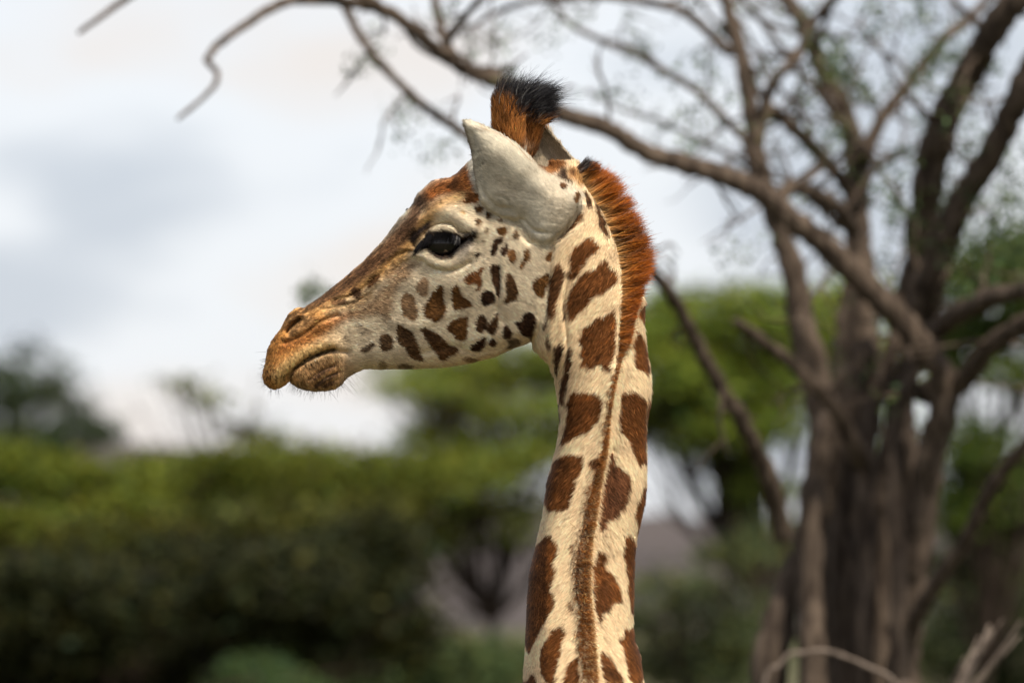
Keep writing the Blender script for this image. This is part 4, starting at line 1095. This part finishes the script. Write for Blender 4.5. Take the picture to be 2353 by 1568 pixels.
# whisker pits on the lip
for q in range(70):
    t = RNG.random()
    x = 640 + 110 * t + RNG.normal() * 5; y = 868 - 80 * t + 22 * t * t + RNG.normal() * 9
    if q < 30:
        x = 622 + RNG.normal() * 9; y = 862 + RNG.normal() * 10
    xi, yi = int(x - U0), int(y - V0)
    COL[yi:yi + 4, xi:xi + 4] *= 0.22
# dark rim of the ear, mottled ear back
zone(Z3((130, 520), (150, 520), (215, 700), (240, 900), (270, 1090), (300, 1200), (285, 1200), (250, 1090), (222, 900), (190, 720), (140, 600)), (0.20, 0.16, 0.12), 1.5, .8)
zone(Z3((190, 560), (340, 625), (345, 640), (250, 610)), (0.12, 0.09, 0.07), 1.5, .7)
for q in range(16):
    a_, b_ = RNG.uniform(1100, 1230), RNG.uniform(340, 480)
    zone([(a_, b_), (a_ + 14, b_ - 9), (a_ + 30, b_ + 4), (a_ + 12, b_ + 12)], (0.36, 0.31, 0.24), 6, .55)
# short dark and light streaks on the nose bridge and muzzle
ca, sa = math.cos(-0.66), math.sin(-0.66)
su = (MX * ca + MY * sa); sv = (-MX * sa + MY * ca)
nn_ = vnoise((1500, 1500), 3, 31)
st_ = nn_[np.clip((sv * 1.0 - 0).astype(int) % 1500, 0, 1499), np.clip((su * 0.16).astype(int) % 1500, 0, 1499)]
near_top = np.exp(-np.clip(S_HEAD, 0, 400) / 60) * (S_HEAD > -12) * (MX < 1120) * (MX > 660) * (MY < 800)
COL *= np.exp(0.55 * st_ * np.clip(near_top, 0, 1))[..., None]
muz = np.clip((800 - MX) / 60, 0, 1) * (MY > 690)
COL *= np.exp(0.28 * vnoise((GH, GW), 3, 41) * muz + 0.16 * vnoise((GH, GW), 9, 42) * muz)[..., None]
fine = vnoise((GH, GW), 3, 51)
COL *= np.exp(fine * np.where(COL.mean(-1) > 0.25, 0.09, 0.22))[..., None]
COL *= np.exp(np.where(COL.mean(-1) < 0.2, 0.24, 0.04) * np.clip(vnoise((GH, GW), 24, 61), -2, 2))[..., None]
tone = 1 + 0.10 * np.clip(vnoise((GH, GW), 40, 8), -2, 2) + 0.04 * vnoise((GH, GW), 6, 9)
COL *= tone[..., None]
COL = np.clip(COL, 0.004, 0.9)

# far side of the neck (never in view from here): the same kind of patches from a cell pattern
_cr = np.random.default_rng(5)
CELLS = _cr.uniform([-3.2, 300], [3.2, 4200], size=(420, 2))
def far_pattern(th, v):
    n = len(th); d1 = np.full(n, 1e9); d2 = np.full(n, 1e9)
    for c in CELLS:
        d = np.hypot((th - c[0]) * 110, v - c[1])
        nd2 = np.minimum(d2, np.maximum(d1, d)); d1 = np.minimum(d1, d); d2 = nd2
    return (d2 - d1) > 22
def coat(P):
    u, v, d = P.T
    C = samp(COL, u, v)
    l = np.interp(v, NECK[:, 0], NECK[:, 1]); r = np.interp(v, NECK[:, 0], NECK[:, 2])
    c = np.interp(v, NECK[:, 0], NECK[:, 4]); b = np.interp(v, NECK[:, 0], NECK[:, 3])
    m = ((d > c + 0.12 * b) & (u > l - 30) & (v > 790)) | ((v > 1600)) | ((d > c + 10) & (u > 1300) & (v > 480))
    if m.any():
        th = np.arctan2((d[m] - c[m]) / b[m], (u[m] - (l + r)[m] / 2) / (r - l)[m] * 2)
        s = far_pattern(th, v[m])
        C[m] = np.where(s[:, None], np.array(BROWN_N), np.array(CREAM_N))
    e = (d < -95) & (v > 272) & (u < 1245) & (v < 460) & (C[:, 0] > 2.2 * C[:, 2])
    C[e] = np.array(EARC)
    e = (d > 60) & (v < 420) & (u > 1205) & (v > 300)
    C[e] = np.array((0.46, 0.38, 0.28))
    return C

# ---- body, legs and tail below the frame, at a coarser grid (metres, world axes)
NB = gir(np.array([[1350.0, 2020.0, -330.0]]))[0]
x0, y0 = NB[0], NB[1]
def bcap(p, a, b, r0, r1):
    return rcone(p, a, b, r0, r1)
def BODY(p):
    f = bcap(p, NB + [0, 0.02, 0.06], (x0, y0 - 0.12, 1.42), 0.17, 0.30)
    f = smin(f, bcap(p, (x0, y0 - 0.12, 1.40), (x0, y0 - 1.0, 1.30), 0.31, 0.29), 0.12)
    for s in (-1, 1):
        a = x0 + s * 0.15
        f = smin(f, bcap(p, (a, y0 - 0.02, 1.30), (a, y0 - 0.06, 0.72), 0.12, 0.062), 0.08)
        f = smin(f, bcap(p, (a, y0 - 0.06, 0.72), (a, y0 - 0.06, 0.16), 0.055, 0.036), 0.03)
        f = smin(f, bcap(p, (a, y0 - 0.06, 0.16), (a, y0 - 0.02, 0.05), 0.042, 0.055), 0.03)
        f = smin(f, bcap(p, (a, y0 - 0.98, 1.25), (a, y0 - 0.86, 0.98), 0.17, 0.10), 0.08)
        f = smin(f, bcap(p, (a, y0 - 0.86, 0.98), (a, y0 - 1.10, 0.66), 0.09, 0.055), 0.05)
        f = smin(f, bcap(p, (a, y0 - 1.10, 0.66), (a, y0 - 1.06, 0.16), 0.052, 0.036), 0.03)
        f = smin(f, bcap(p, (a, y0 - 1.06, 0.16), (a, y0 - 1.02, 0.05), 0.042, 0.055), 0.03)
    f = smin(f, bcap(p, (x0, y0 - 1.22, 1.45), (x0, y0 - 1.36, 0.85), 0.035, 0.015), 0.04)
    return np.maximum(f, 0.002 - p[:, 2])
BV, BQ = surface_nets((x0 - 0.5, y0 - 1.55, -0.05), (x0 + 0.5, y0 + 0.4, 1.98), 0.024, BODY)
bc = np.where(far_pattern((BV[:, 1] - y0) * 4, 900 + BV[:, 2] * 900)[:, None] & (BV[:, 2:3] > 0.55), np.array(BROWN_N), np.array(CREAM_N))
bc[BV[:, 2] < 0.09] = (0.03, 0.025, 0.02)

WV = gir(GV)
ALLV = np.vstack([WV, BV])
ALLQ = np.vstack([GQ, BQ + len(WV)])
GC = coat(GV)

def mat_coat():
    m, n, b = new_mat("giraffe_skin")
    a = n.nodes.new("ShaderNodeAttribute"); a.attribute_name = "coat"
    t = n.nodes.new("ShaderNodeTexCoord")
    no = n.nodes.new("ShaderNodeTexNoise")
    no.inputs['Scale'].default_value = 420; no.inputs['Detail'].default_value = 4
    bp = n.nodes.new("ShaderNodeBump"); bp.inputs['Strength'].default_value = 0.35; bp.inputs['Distance'].default_value = 0.002
    n.links.new(t.outputs['Object'], no.inputs['Vector'])
    n.links.new(no.outputs['Fac'], bp.inputs['Height'])
    n.links.new(bp.outputs[0], b.inputs['Normal'])
    n.links.new(a.outputs['Color'], b.inputs['Base Color'])
    b.inputs['Roughness'].default_value = 0.7
    b.inputs['Specular IOR Level'].default_value = 0.2
    return m
M_COAT = mat_coat()
gorig = (float(x0), float(y0 - 0.5), 0.0)
giraffe = mesh_obj("giraffe", ALLV, ALLQ, M_COAT, None, True, gorig, {"coat": np.vstack([GC, bc])})
tag(giraffe, "young giraffe seen from behind with its head turned in profile", "giraffe")

# ---- vertex normals and a tree for placing hair
TRI = np.vstack([GQ[:, [0, 1, 2]], GQ[:, [0, 2, 3]]])
fn = np.cross(GV[TRI[:, 1]] - GV[TRI[:, 0]], GV[TRI[:, 2]] - GV[TRI[:, 0]])
area = np.linalg.norm(fn, axis=1) / 2
NRM = np.zeros_like(GV)
for i in range(3):
    np.add.at(NRM, TRI[:, i], fn)
NRM /= np.linalg.norm(NRM, axis=1)[:, None] + 1e-9
# orient outwards
if (SDF(GV[::97] + NRM[::97] * 2) < SDF(GV[::97] - NRM[::97] * 2)).mean() > 0.5:
    NRM = -NRM

def mat_hair(name, rough=0.55, spec=0.25, trans=0.0):
    m, n, b = new_mat(name)
    a = n.nodes.new("ShaderNodeAttribute"); a.attribute_name = "hcol"
    nn = n.nodes.new("ShaderNodeAttribute"); nn.attribute_name = "hnrm"
    n.links.new(a.outputs['Color'], b.inputs['Base Color'])
    n.links.new(nn.outputs['Vector'], b.inputs['Normal'])
    b.inputs['Roughness'].default_value = rough
    b.inputs['Specular IOR Level'].default_value = spec
    if trans:
        tr = n.nodes.new("ShaderNodeBsdfTranslucent")
        mx = n.nodes.new("ShaderNodeMixShader"); mx.inputs[0].default_value = trans
        n.links.new(a.outputs['Color'], tr.inputs['Color'])
        n.links.new(b.outputs[0], mx.inputs[1]); n.links.new(tr.outputs[0], mx.inputs[2])
        n.links.new(mx.outputs[0], n.nodes["Material Output"].inputs['Surface'])
    return m
M_FUR = mat_hair("coat_hair", 0.6, 0.06)
M_MANE = mat_hair("mane_hair", 0.45, 0.2, 0.2)
M_BLACK = mat_hair("dark_hair", 0.4, 0.12)

def hair_obj(name, P, cols, nrm, r0, r1, mat, parent):
    """P (n, k, 3) in giraffe space; cols (n, k, 3); nrm (n, 3) giraffe space; radii in units"""
    n, k, _ = P.shape
    W = gir(P.reshape(-1, 3)) - np.array(parent.location)
    hc = bpy.data.hair_curves.new(name)
    hc.add_curves([k] * n)
    hc.attributes["position"].data.foreach_set("vector", W.astype(np.float32).ravel())
    ra = hc.attributes.get("radius") or hc.attributes.new("radius", 'FLOAT', 'POINT')
    t = np.linspace(0, 1, k)[None, :]
    rr = (np.broadcast_to(np.asarray(r0, float).reshape(-1, 1), (n, 1)) * (1 - t) + np.broadcast_to(np.asarray(r1, float).reshape(-1, 1), (n, 1)) * t) * PX
    ra.data.foreach_set("value", rr.astype(np.float32).ravel())
    ca = hc.attributes.new("hcol", 'FLOAT_COLOR', 'POINT')
    c4 = np.ones((n * k, 4), np.float32); c4[:, :3] = cols.reshape(-1, 3)
    ca.data.foreach_set("color", c4.ravel())
    na = hc.attributes.new("hnrm", 'FLOAT_VECTOR', 'POINT')
    nw = girdir(nrm.reshape(-1, 3))
    if nrm.ndim == 2:
        nw = np.repeat(nw, k, axis=0)
    na.data.foreach_set("vector", nw.astype(np.float32).ravel())
    hc.materials.append(mat)
    o = bpy.data.objects.new(name, hc)
    return link(o, parent)

def unit(a):
    return a / (np.linalg.norm(a, axis=-1, keepdims=True) + 1e-9)

# ---- short coat
cen = GV[TRI].mean(1)
fnn = unit(NRM[TRI].mean(1))
w = area.copy()
w *= np.where(fnn[:, 2] < 0.25, 1.0, 0.16)           # fewer on the far side
w *= np.where(cen[:, 1] > 1640, 0.0, 1.0)
w *= 1 - 0.97 * np.clip(blur(mm, 2.0)[np.clip((cen[:, 1] - V0).astype(int), 0, GH - 1), np.clip((cen[:, 0] - U0).astype(int), 0, GW - 1)], 0, 1)
NF = 330000
ti = RNG.choice(len(TRI), NF, p=w / w.sum())
b1 = np.sqrt(RNG.random(NF)); b2 = RNG.random(NF)
bw = np.stack([1 - b1, b1 * (1 - b2), b1 * b2], 1)[..., None]
RP = (GV[TRI[ti]] * bw).sum(1)
RN = unit((NRM[TRI[ti]] * bw).sum(1))
u, v, d = RP.T
# hair flow in the side view
fl = np.zeros((NF, 3))
isneck = (u > 1262) & (v > 470) & (S_HEAD[np.clip((v - V0).astype(int), 0, GH - 1), np.clip((u - U0).astype(int), 0, GW - 1)] < 0)
crestu = np.interp(v, MANE_L[:, 1], MANE_L[:, 0])
side = np.where(u < crestu + 15, -1.0, 1.0)
fl[:, 0] = np.where(isneck, 0.55 * side, 0.80); fl[:, 1] = np.where(isneck, 0.85, 0.25)
face_t = np.clip((u - 900) / 300, 0, 1)
fl[~isneck, 1] = (0.1 + 0.5 * face_t[~isneck])
top = (~isneck) & (v < 470) & (u > 1110)
fl[top, 0] = -0.2; fl[top, 1] = -0.9
earm = (~isneck) & (samp(S_EAR, u, v) > 0) & (d < -60)
fl[earm, 0] = -0.8; fl[earm, 1] = -0.6
lipm = (u < 790) & (v > 790)
fl[lipm, 0] = 0.25; fl[lipm, 1] = 0.8
fl += RNG.normal(size=fl.shape) * 0.22
fl -= RN * (fl * RN).sum(1)[:, None]
fl = unit(fl)
horn = (v < 360) & (u > 1105) & ~earm & (u < 1300) & ((u < 1245) | (v < 310))
ln = np.where(isneck, 15.0, 8.5)
ln = np.where(earm, 8.0, ln)
ln = np.where(u < 800, 5.5, ln)
ln = np.where(horn, 17.0, ln)
ln = ln * RNG.uniform(0.6, 1.3, NF)
lift = np.where(horn, 0.5, np.where(earm, 0.16, 0.30)) + RNG.normal(size=NF) * 0.10
ts = np.array([0, 0.4, 1.0])
HP = RP[:, None, :] + (fl[:, None, :] * ts[None, :, None] + RN[:, None, :] * (lift[:, None] * np.array([0, 0.5, 0.8])[None, :])[..., None]) * ln[:, None, None]
hcol = coat(RP)
hcol[earm] *= np.exp(RNG.normal(size=(int(earm.sum()), 1)) * 0.05)
lum = hcol.mean(1)
vr = RNG.normal(size=NF)
hc_ = hcol * np.exp(np.where(earm, 0.09, np.where(lum > 0.34, 0.22, 0.45)) * vr)[:, None]
tipw = np.where(lum > 0.25, 0.0, np.clip(vr, 0, 2) * 0.05)[:, None]
hc_ = np.clip(hc_ + tipw * np.array([0.9, 0.45, 0.2]), 0.003, 0.92)
HC = hc_[:, None, :] * np.array([0.85, 1.0, 1.08])[None, :, None]
hair_obj("coat_fur", HP, np.clip(HC, 0, .95), RN, 0.55, 0.16, M_FUR, giraffe)

# ---- mane
bvh = BVHTree.FromPolygons([tuple(x) for x in GV], [tuple(int(y) for y in q) for q in GQ])
def near(u, v):
    h = bvh.ray_cast(Vector((u, v, -600)), Vector((0, 0, 1)))
    if h[0] is None:
        return None, None
    nn = np.array(h[1])
    if nn[2] > 0: nn = -nn
    return np.array(h[0]), nn
roots, norms, dirs, lens, cA, cB, cC = [], [], [], [], [], [], []
band = np.random.default_rng(21).normal(size=200)
band2 = np.random.default_rng(22).normal(size=200) * 0.6
NM = 26000
tries = 0
while len(roots) < NM and tries < NM * 3:
    tries += 1
    vv = RNG.uniform(386, 1650) if RNG.random() < 0.66 else RNG.uniform(386, 800)
    L = np.interp(vv, MANE_L[:, 1], MANE_L[:, 0]); R = np.interp(vv, MANE_R[:, 1], MANE_R[:, 0])
    redge = np.interp(vv, NECK[:, 0], NECK[:, 2])
    tt = np.clip((vv - 640) / 320, 0, 1); tt = tt * tt * (3 - 2 * tt)            # 0 on the tall upper mane, 1 on the short lower mane
    wroot = 26 * (1 - tt) + (R - L) * 0.95 * tt
    edge = 7 * np.interp((vv - 380) / 9.0, np.arange(200), band2) * tt
    uu = L - 2 * tt + edge + RNG.random() * (wroot - 0.5 * edge)
    if vv < 700: uu = min(uu, redge - 2 - RNG.random() * 6)
    h, nn = near(uu, vv)
    if h is None: continue
    reach = (R - L)
    lean = 0.10 + 0.06 * math.sin(vv * 0.13) + 0.05 * math.sin(vv * 0.047 + 1)
    up = np.array([0.92, -0.62, -0.10]) if vv < 470 else np.array([0.96, -0.22, -0.25])
    kk = np.clip((vv - 420) / 90, 0, 1)
    up = np.array([0.86, -0.60, -0.10]) * (1 - kk) + np.array([0.95, -0.20, -0.28]) * kk
    low = np.array([0.50, 0.16, -0.60]) + RNG.normal(size=3) * 0.22
    dr = up * (1 - tt) + low * tt + RNG.normal(size=3) * 0.10
    dr = dr / np.linalg.norm(dr)
    ln_ = (reach * 1.02 + 4) * (1 - tt) + (reach * 0.62 + 7) * tt
    ln_ *= RNG.uniform(0.55, 1.12)
    stray = 18 if RNG.random() < 0.07 else 4
    # the hair groups into locks
    lock = math.sin(vv * 0.30 + 2.0 * math.sin(vv * 0.071)) * 0.5 + math.sin(vv * 0.83) * 0.3
    ln_ *= 1 + 0.24 * (lock - 0.2) * (1 - tt)
    dr[1] += 0.16 * math.cos(vv * 0.30 + 2.0 * math.sin(vv * 0.071))
    for _q in range(12):                                   # keep the tips within the mane's outline
        eu = uu + dr[0] * ln_; ev = vv + dr[1] * ln_
        if eu <= np.interp(ev, MANE_R[:, 1], MANE_R[:, 0]) + stray and ev > 360: break
        ln_ *= 0.90
    roots.append(h - nn * 2); norms.append(nn); dirs.append(dr); lens.append(ln_)
    bnd = np.interp((vv - 380) / 11.0, np.arange(200), band) + 0.5 * RNG.normal()
    a = np.array([0.62, 0.40, 0.17]); b_ = np.array([0.60, 0.205, 0.024]); c_ = np.array([0.36, 0.088, 0.008])
    if lock < -0.25: b_ = b_ * 0.72; c_ = c_ * 0.6
    if bnd > 0.9: b_ = b_ * 0.32; a = a * 0.5; c_ = c_ * 0.35
    if vv < 402: a = np.array([.10, .04, .015]); b_ = np.array([.02, .012, .01]); c_ = b_
    x = (uu - L) / max(wroot, 1)
    a2 = np.array([0.07, 0.021, 0.005]); b2 = np.array([0.25, 0.078, 0.012]); c2 = np.array([0.40, 0.165, 0.038])
    if bnd > 0.5: a2 = a2 * 0.45; b2 = b2 * 0.4; c2 = c2 * 0.5
    if RNG.random() < 0.10 + 0.25 * (x > 0.7): b2 = np.array([0.46, 0.26, 0.09]); c2 = np.array([0.66, 0.46, 0.22])
    cm = np.clip((tt - 0.15) / 0.6 + RNG.normal() * 0.12, 0, 1)
    a = a * (1 - cm) + a2 * cm; b_ = b_ * (1 - cm) + b2 * cm; c_ = c_ * (1 - cm) + c2 * cm
    s = math.exp(RNG.normal() * 0.25)
    cA.append(a * s); cB.append(b_ * s); cC.append(c_ * s)
roots = np.array(roots); norms = np.array(norms); dirs = np.array(dirs); lens = np.array(lens)
n = len(roots)
k = 6
ts = np.linspace(0, 1, k)
curl = RNG.normal(size=(n, 3)) * 0.10
curl[:, 1] += -0.05
P = roots[:, None, :] + (dirs[:, None, :] * ts[None, :, None] + curl[:, None, :] * (ts ** 2)[None, :, None]) * lens[:, None, None]
cA, cB, cC = np.array(cA), np.array(cB), np.array(cC)
CC = np.where(ts[None, :, None] < 0.5, cA[:, None] * (1 - ts[None, :, None] * 2) + cB[:, None] * ts[None, :, None] * 2,
              cB[:, None] * (2 - ts[None, :, None] * 2) + cC[:, None] * (ts[None, :, None] * 2 - 1))
hn = unit(np.stack([np.full(n, 0.15), np.full(n, -0.35), np.full(n, -0.75)], 1) + RNG.normal(size=(n, 3)) * 0.35)
hair_obj("mane", P, np.clip(CC, 0.003, .9), hn, 0.50, 0.12, M_MANE, giraffe)

# ---- black horn tufts
def tuft(n, cx, cd, v_lo, v_hi, half, seed):
    r = np.random.default_rng(seed)
    t = r.random(n)
    rt = np.stack([cx + (t * 2 - 1) * half + r.normal(size=n) * 3, r.uniform(v_hi, v_lo, n), cd + r.normal(size=n) * 15], 1)
    return rt
RT = np.vstack([tuft(2100, 1168, -60, 285, 210, 27, 1), tuft(2500, 1232, 30, 288, 208, 27, 2), tuft(900, 1200, -30, 262, 213, 36, 3)])
n = len(RT)
sweep = (RT[:, 0] - 1140) / 120
D0 = np.stack([-0.12 + 0.62 * sweep, -1.0 + 0.55 * sweep, -0.25 * np.ones(n)], 1) + RNG.normal(size=(n, 3)) * 0.16
D0 = unit(D0)
LN = RNG.uniform(16, 48, n) * (1.05 - 0.25 * np.clip(sweep, 0, 1)) * np.where(RNG.random(n) < 0.05, 1.45, 1.0) * np.where(RT[:, 1] > 262, 0.8, 1.0) * (1 + 0.45 * np.exp(-((RT[:, 0] - 1200) / 14) ** 2) * RNG.random(n))
CU = np.stack([0.30 + 0.2 * sweep, 0.10 + RNG.normal(size=n) * 0.12, RNG.normal(size=n) * 0.1], 1) + RNG.normal(size=(n, 3)) * 0.08
P = RT[:, None, :] + (D0[:, None, :] * ts[None, :, None] + CU[:, None, :] * (ts ** 2)[None, :, None]) * LN[:, None, None]
mixb = np.clip((RT[:, 1] - 273 + 22 * (np.abs(RT[:, 0] - 1222) > 60) + RNG.normal(size=n) * 8) / 12, 0, 1)[:, None]
left = np.clip((1152 - RT[:, 0]) / 12 + RNG.normal(size=n) * 0.5, 0, 1)[:, None]
mixb = np.maximum(mixb, left * np.clip((RT[:, 1:2] - 215) / 40, 0, 1))
cb = np.array([0.012, 0.011, 0.013]) * (1 - mixb) + np.array([0.26, 0.10, 0.025]) * mixb
cb = cb * np.exp(RNG.normal(size=(n, 1)) * 0.35)
CC = np.repeat(cb[:, None, :], k, axis=1)
CC[:, -2:] = CC[:, -2:] * 0.5 + 0.5 * np.array([0.012, 0.011, 0.013])
hn = unit(np.stack([np.full(n, -0.1), np.full(n, -0.5), np.full(n, -0.7)], 1) + RNG.normal(size=(n, 3)) * 0.4)
hair_obj("horn_tuft", P, np.clip(CC, .003, .9), hn, 0.50, 0.10, M_BLACK, giraffe)

# stray hairs: tuft wisps, dark poll tuft, whiskers, nose hairs, lashes, brow
def strands(name, items, mat, r0, r1):
    """items: (root u, v, d or None, direction, length, curl, colour)"""
    P, C, N = [], [], []
    for (u_, v_, d_, dr, ln_, cu, c_) in items:
        nn = np.array([0, 0, -1.0])
        if d_ is None:
            h, n2 = near(u_, v_)
            if h is None: continue
            rt, nn = h - n2 * 1.0, n2
        else:
            rt = np.array([u_, v_, d_], float)
        dr = np.array(dr, float); dr = dr / np.linalg.norm(dr)
        P.append(rt + (dr[None] * ts[:, None] + np.array(cu)[None] * (ts ** 2)[:, None]) * ln_)
        C.append(np.repeat(np.array(c_)[None], k, 0)); N.append(nn)
    return hair_obj(name, np.array(P), np.array(C), np.array(N), r0, r1, mat, giraffe)
BK = (0.012, 0.011, 0.011)
it = []
for q in range(110):                                     # wisps off the horn tuft
    a = RNG.random()
    it.append((1170 + 95 * a, 205 + 10 * RNG.random() + 20 * a, -40 + 60 * a, (0.2 + 0.9 * a, -0.9 + 0.6 * a, RNG.normal() * .2), RNG.uniform(24, 52), (RNG.normal() * .5 + .2, RNG.normal() * .35 - .1, RNG.normal() * .2), BK))
for q in range(260):                                    # dark tuft on the poll
    a = RNG.random()
    it.append((1306 + 34 * a + RNG.normal() * 3, 392 + 14 * a * a + RNG.random() * 6, RNG.normal() * 14, (0.35 + RNG.normal() * .25, -0.9, RNG.normal() * .3), RNG.uniform(9, 30), (RNG.normal() * .2, RNG.normal() * .15, 0), (0.03, 0.02, 0.015)))
strands("stray_hair", it, M_BLACK, 0.32, 0.08)
it = []
GREY = (0.035, 0.033, 0.032)
def edge_pt(t0, t1, off):
    i = RNG.uniform(t0, t1); a = int(i); f = i - a
    p = np.array(HEAD[a]) * (1 - f) + np.array(HEAD[a + 1]) * f
    nx = np.array(HEAD[a + 1]) - np.array(HEAD[a]); nx = np.array([-nx[1], nx[0]]); nx = nx / (np.linalg.norm(nx) + 1e-9)
    if inside(HEAD, np.array([p[0] + nx[0] * 4]), np.array([p[1] + nx[1] * 4]))[0]: nx = -nx
    return p - nx * off, nx
for q in range(110):
    p, nx = edge_pt(14.0, 21.0, RNG.uniform(2, 12))
    it.append((p[0], p[1], RNG.uniform(-34, 20), (nx[0] + RNG.normal() * .3, nx[1] + RNG.normal() * .35, -0.3 + RNG.normal() * .3), RNG.uniform(10, 28), (0, .15, 0), GREY))
for q in range(150):
    p, nx = edge_pt(23.2, 30.5, RNG.uniform(2, 10))
    it.append((p[0], p[1], RNG.uniform(-30, 25), (nx[0] * .8 - .25 + RNG.normal() * .25, nx[1] + .1, -0.2 + RNG.normal() * .3), RNG.uniform(9, 30), (RNG.normal() * .1, .12, 0), GREY))
for q in range(14):
    p, nx = edge_pt(28.0, 33.0, 3)
    it.append((p[0], p[1], RNG.uniform(-30, 5), (0.6 + RNG.normal() * .2, .6, -.2), RNG.uniform(25, 45), (.05, .1, 0), GREY))
it += [(706, 708, -10, (-.2, -1, 0), 30, (-.1, -.1, 0), GREY), (719, 700, -10, (-.4, -1, 0), 20, (-.1, 0, 0), GREY), (612, 808, -12, (-1, -.05, 0), 26, (0, .1, 0), GREY)]
strands("whiskers", it, M_BLACK, 0.27, 0.07)
it = []
lash = catmull(np.array([(963, 566), (973, 553), (985, 543), (1013, 536), (1042, 540), (1058, 548)], float), 6)
for q in range(520):
    i = RNG.uniform(0, len(lash) - 1.01); a = int(i); p = lash[a] * (1 - i + a) + lash[a + 1] * (i - a)
    x = (p[0] - 963) / 95
    it.append((p[0], p[1] - 3.5 + RNG.normal() * 1.2, None, (-0.45 + .45 * x + RNG.normal() * .15, 0.85, -0.55), RNG.uniform(15, 28) * (0.8 + .4 * (1 - x)), (-.1, .25, 0.1), (0.011, 0.010, 0.012)))
for q in range(120):                                    # dark outer corner
    a = RNG.random()
    it.append((1050 + 34 * a, 552 - 12 * a + RNG.normal() * 4, None, (0.8, -0.25 + RNG.normal() * .2, -0.35), RNG.uniform(8, 15), (0, .1, .1), (0.013, 0.011, 0.011)))
strands("eyelashes", it, M_BLACK, 0.42, 0.12)

# ---- eyes
def mat_eye():
    m, n, b = new_mat("eye_gloss")
    b.inputs['Base Color'].default_value = (0.006, 0.005, 0.005, 1)
    b.inputs['Roughness'].default_value = 0.06
    b.inputs['Specular IOR Level'].default_value = 0.35
    b.inputs['Coat Weight'].default_value = 0.0
    b.inputs['Coat Roughness'].default_value = 0.02
    return m
M_EYE = mat_eye()
def ball(name, c, r, mat, parent, sq=(1, 1, 1)):
    th, ph = np.meshgrid(np.linspace(0.001, math.pi - 0.001, 33), np.linspace(0, 2 * math.pi, 64, endpoint=False), indexing='ij')
    V = np.stack([np.sin(th) * np.cos(ph) * sq[0], np.cos(th) * sq[1], np.sin(th) * np.sin(ph) * sq[2]], -1).reshape(-1, 3) * r + np.array(c)
    i, j = np.meshgrid(np.arange(32), np.arange(64), indexing='ij')
    F = np.stack([i * 64 + j, i * 64 + (j + 1) % 64, (i + 1) * 64 + (j + 1) % 64, (i + 1) * 64 + j], -1).reshape(-1, 4)
    return mesh_obj(name, gir(V), F, mat, parent)
for s in (-1, 1):
    ball("eye", (1019, 561, s * 56), 43, M_EYE, giraffe, (1.12, 0.9, 0.97))

# ---- flies
def mat_plain(name, c, rough=0.5):
    m, n, b = new_mat(name)
    no = n.nodes.new("ShaderNodeTexNoise"); no.inputs['Scale'].default_value = 900
    r = n.nodes.new("ShaderNodeValToRGB")
    r.color_ramp.elements[0].color = (*[x * .7 for x in c], 1); r.color_ramp.elements[1].color = (*[x * 1.3 for x in c], 1)
    n.links.new(no.outputs['Fac'], r.inputs[0]); n.links.new(r.outputs[0], b.inputs['Base Color'])
    b.inputs['Roughness'].default_value = rough
    return m
M_FLY = mat_plain("fly_body", (0.03, 0.028, 0.026), 0.35)
M_WING = mat_plain("fly_wing", (0.30, 0.28, 0.26), 0.3)
def fly(pos, heading, label):
    c = np.array(pos, float)
    f = unit(np.array(heading, float))
    ww = gir(c[None])[0]
    root = empty("fly", ww)
    tag(root, label, "fly", "flies on the giraffe")
    ball("abdomen", c - f * 1.8, 1.7, M_FLY, root, (1.2, 1, 1))
    ball("thorax", c + f * 0.9, 1.4, M_FLY, root)
    ball("head", c + f * 2.8, 1.0, M_FLY, root)
    for s in (-1, 1):
        side_ = unit(np.cross(f, [0, 0, 1.0])) * 0.5 + np.array([0, 0, s * 0.9])
        a = c + f * 0.5 - np.array([0, 0.6, 0])
        V = [a, a - f * 2.5 + side_ * 1.6, a - f * 5 + side_ * 2.0, a - f * 5.2 + side_ * 0.8]
        V2 = [x + np.array([0, 0.25, 0]) for x in V]
        mesh_obj("wing", gir(np.array(V + V2)), np.array([[0, 1, 2, 3], [7, 6, 5, 4], [0, 4, 5, 1], [1, 5, 6, 2], [2, 6, 7, 3], [3, 7, 4, 0]]), M_WING, root, False)
fly((934, 481, -4), (-0.7, 0.7, 0), "tiny dark fly perched on the outline of the giraffe's nose bridge")
fly((949, 469, -30), (0.7, -0.7, 0), "tiny grey-winged fly on the giraffe's forehead, just above the other fly")
h, nn = near(1437, 1212)
fly(h + nn * 3, (0.3, 1, 0), "tiny dark fly on the lower neck beside the mane")
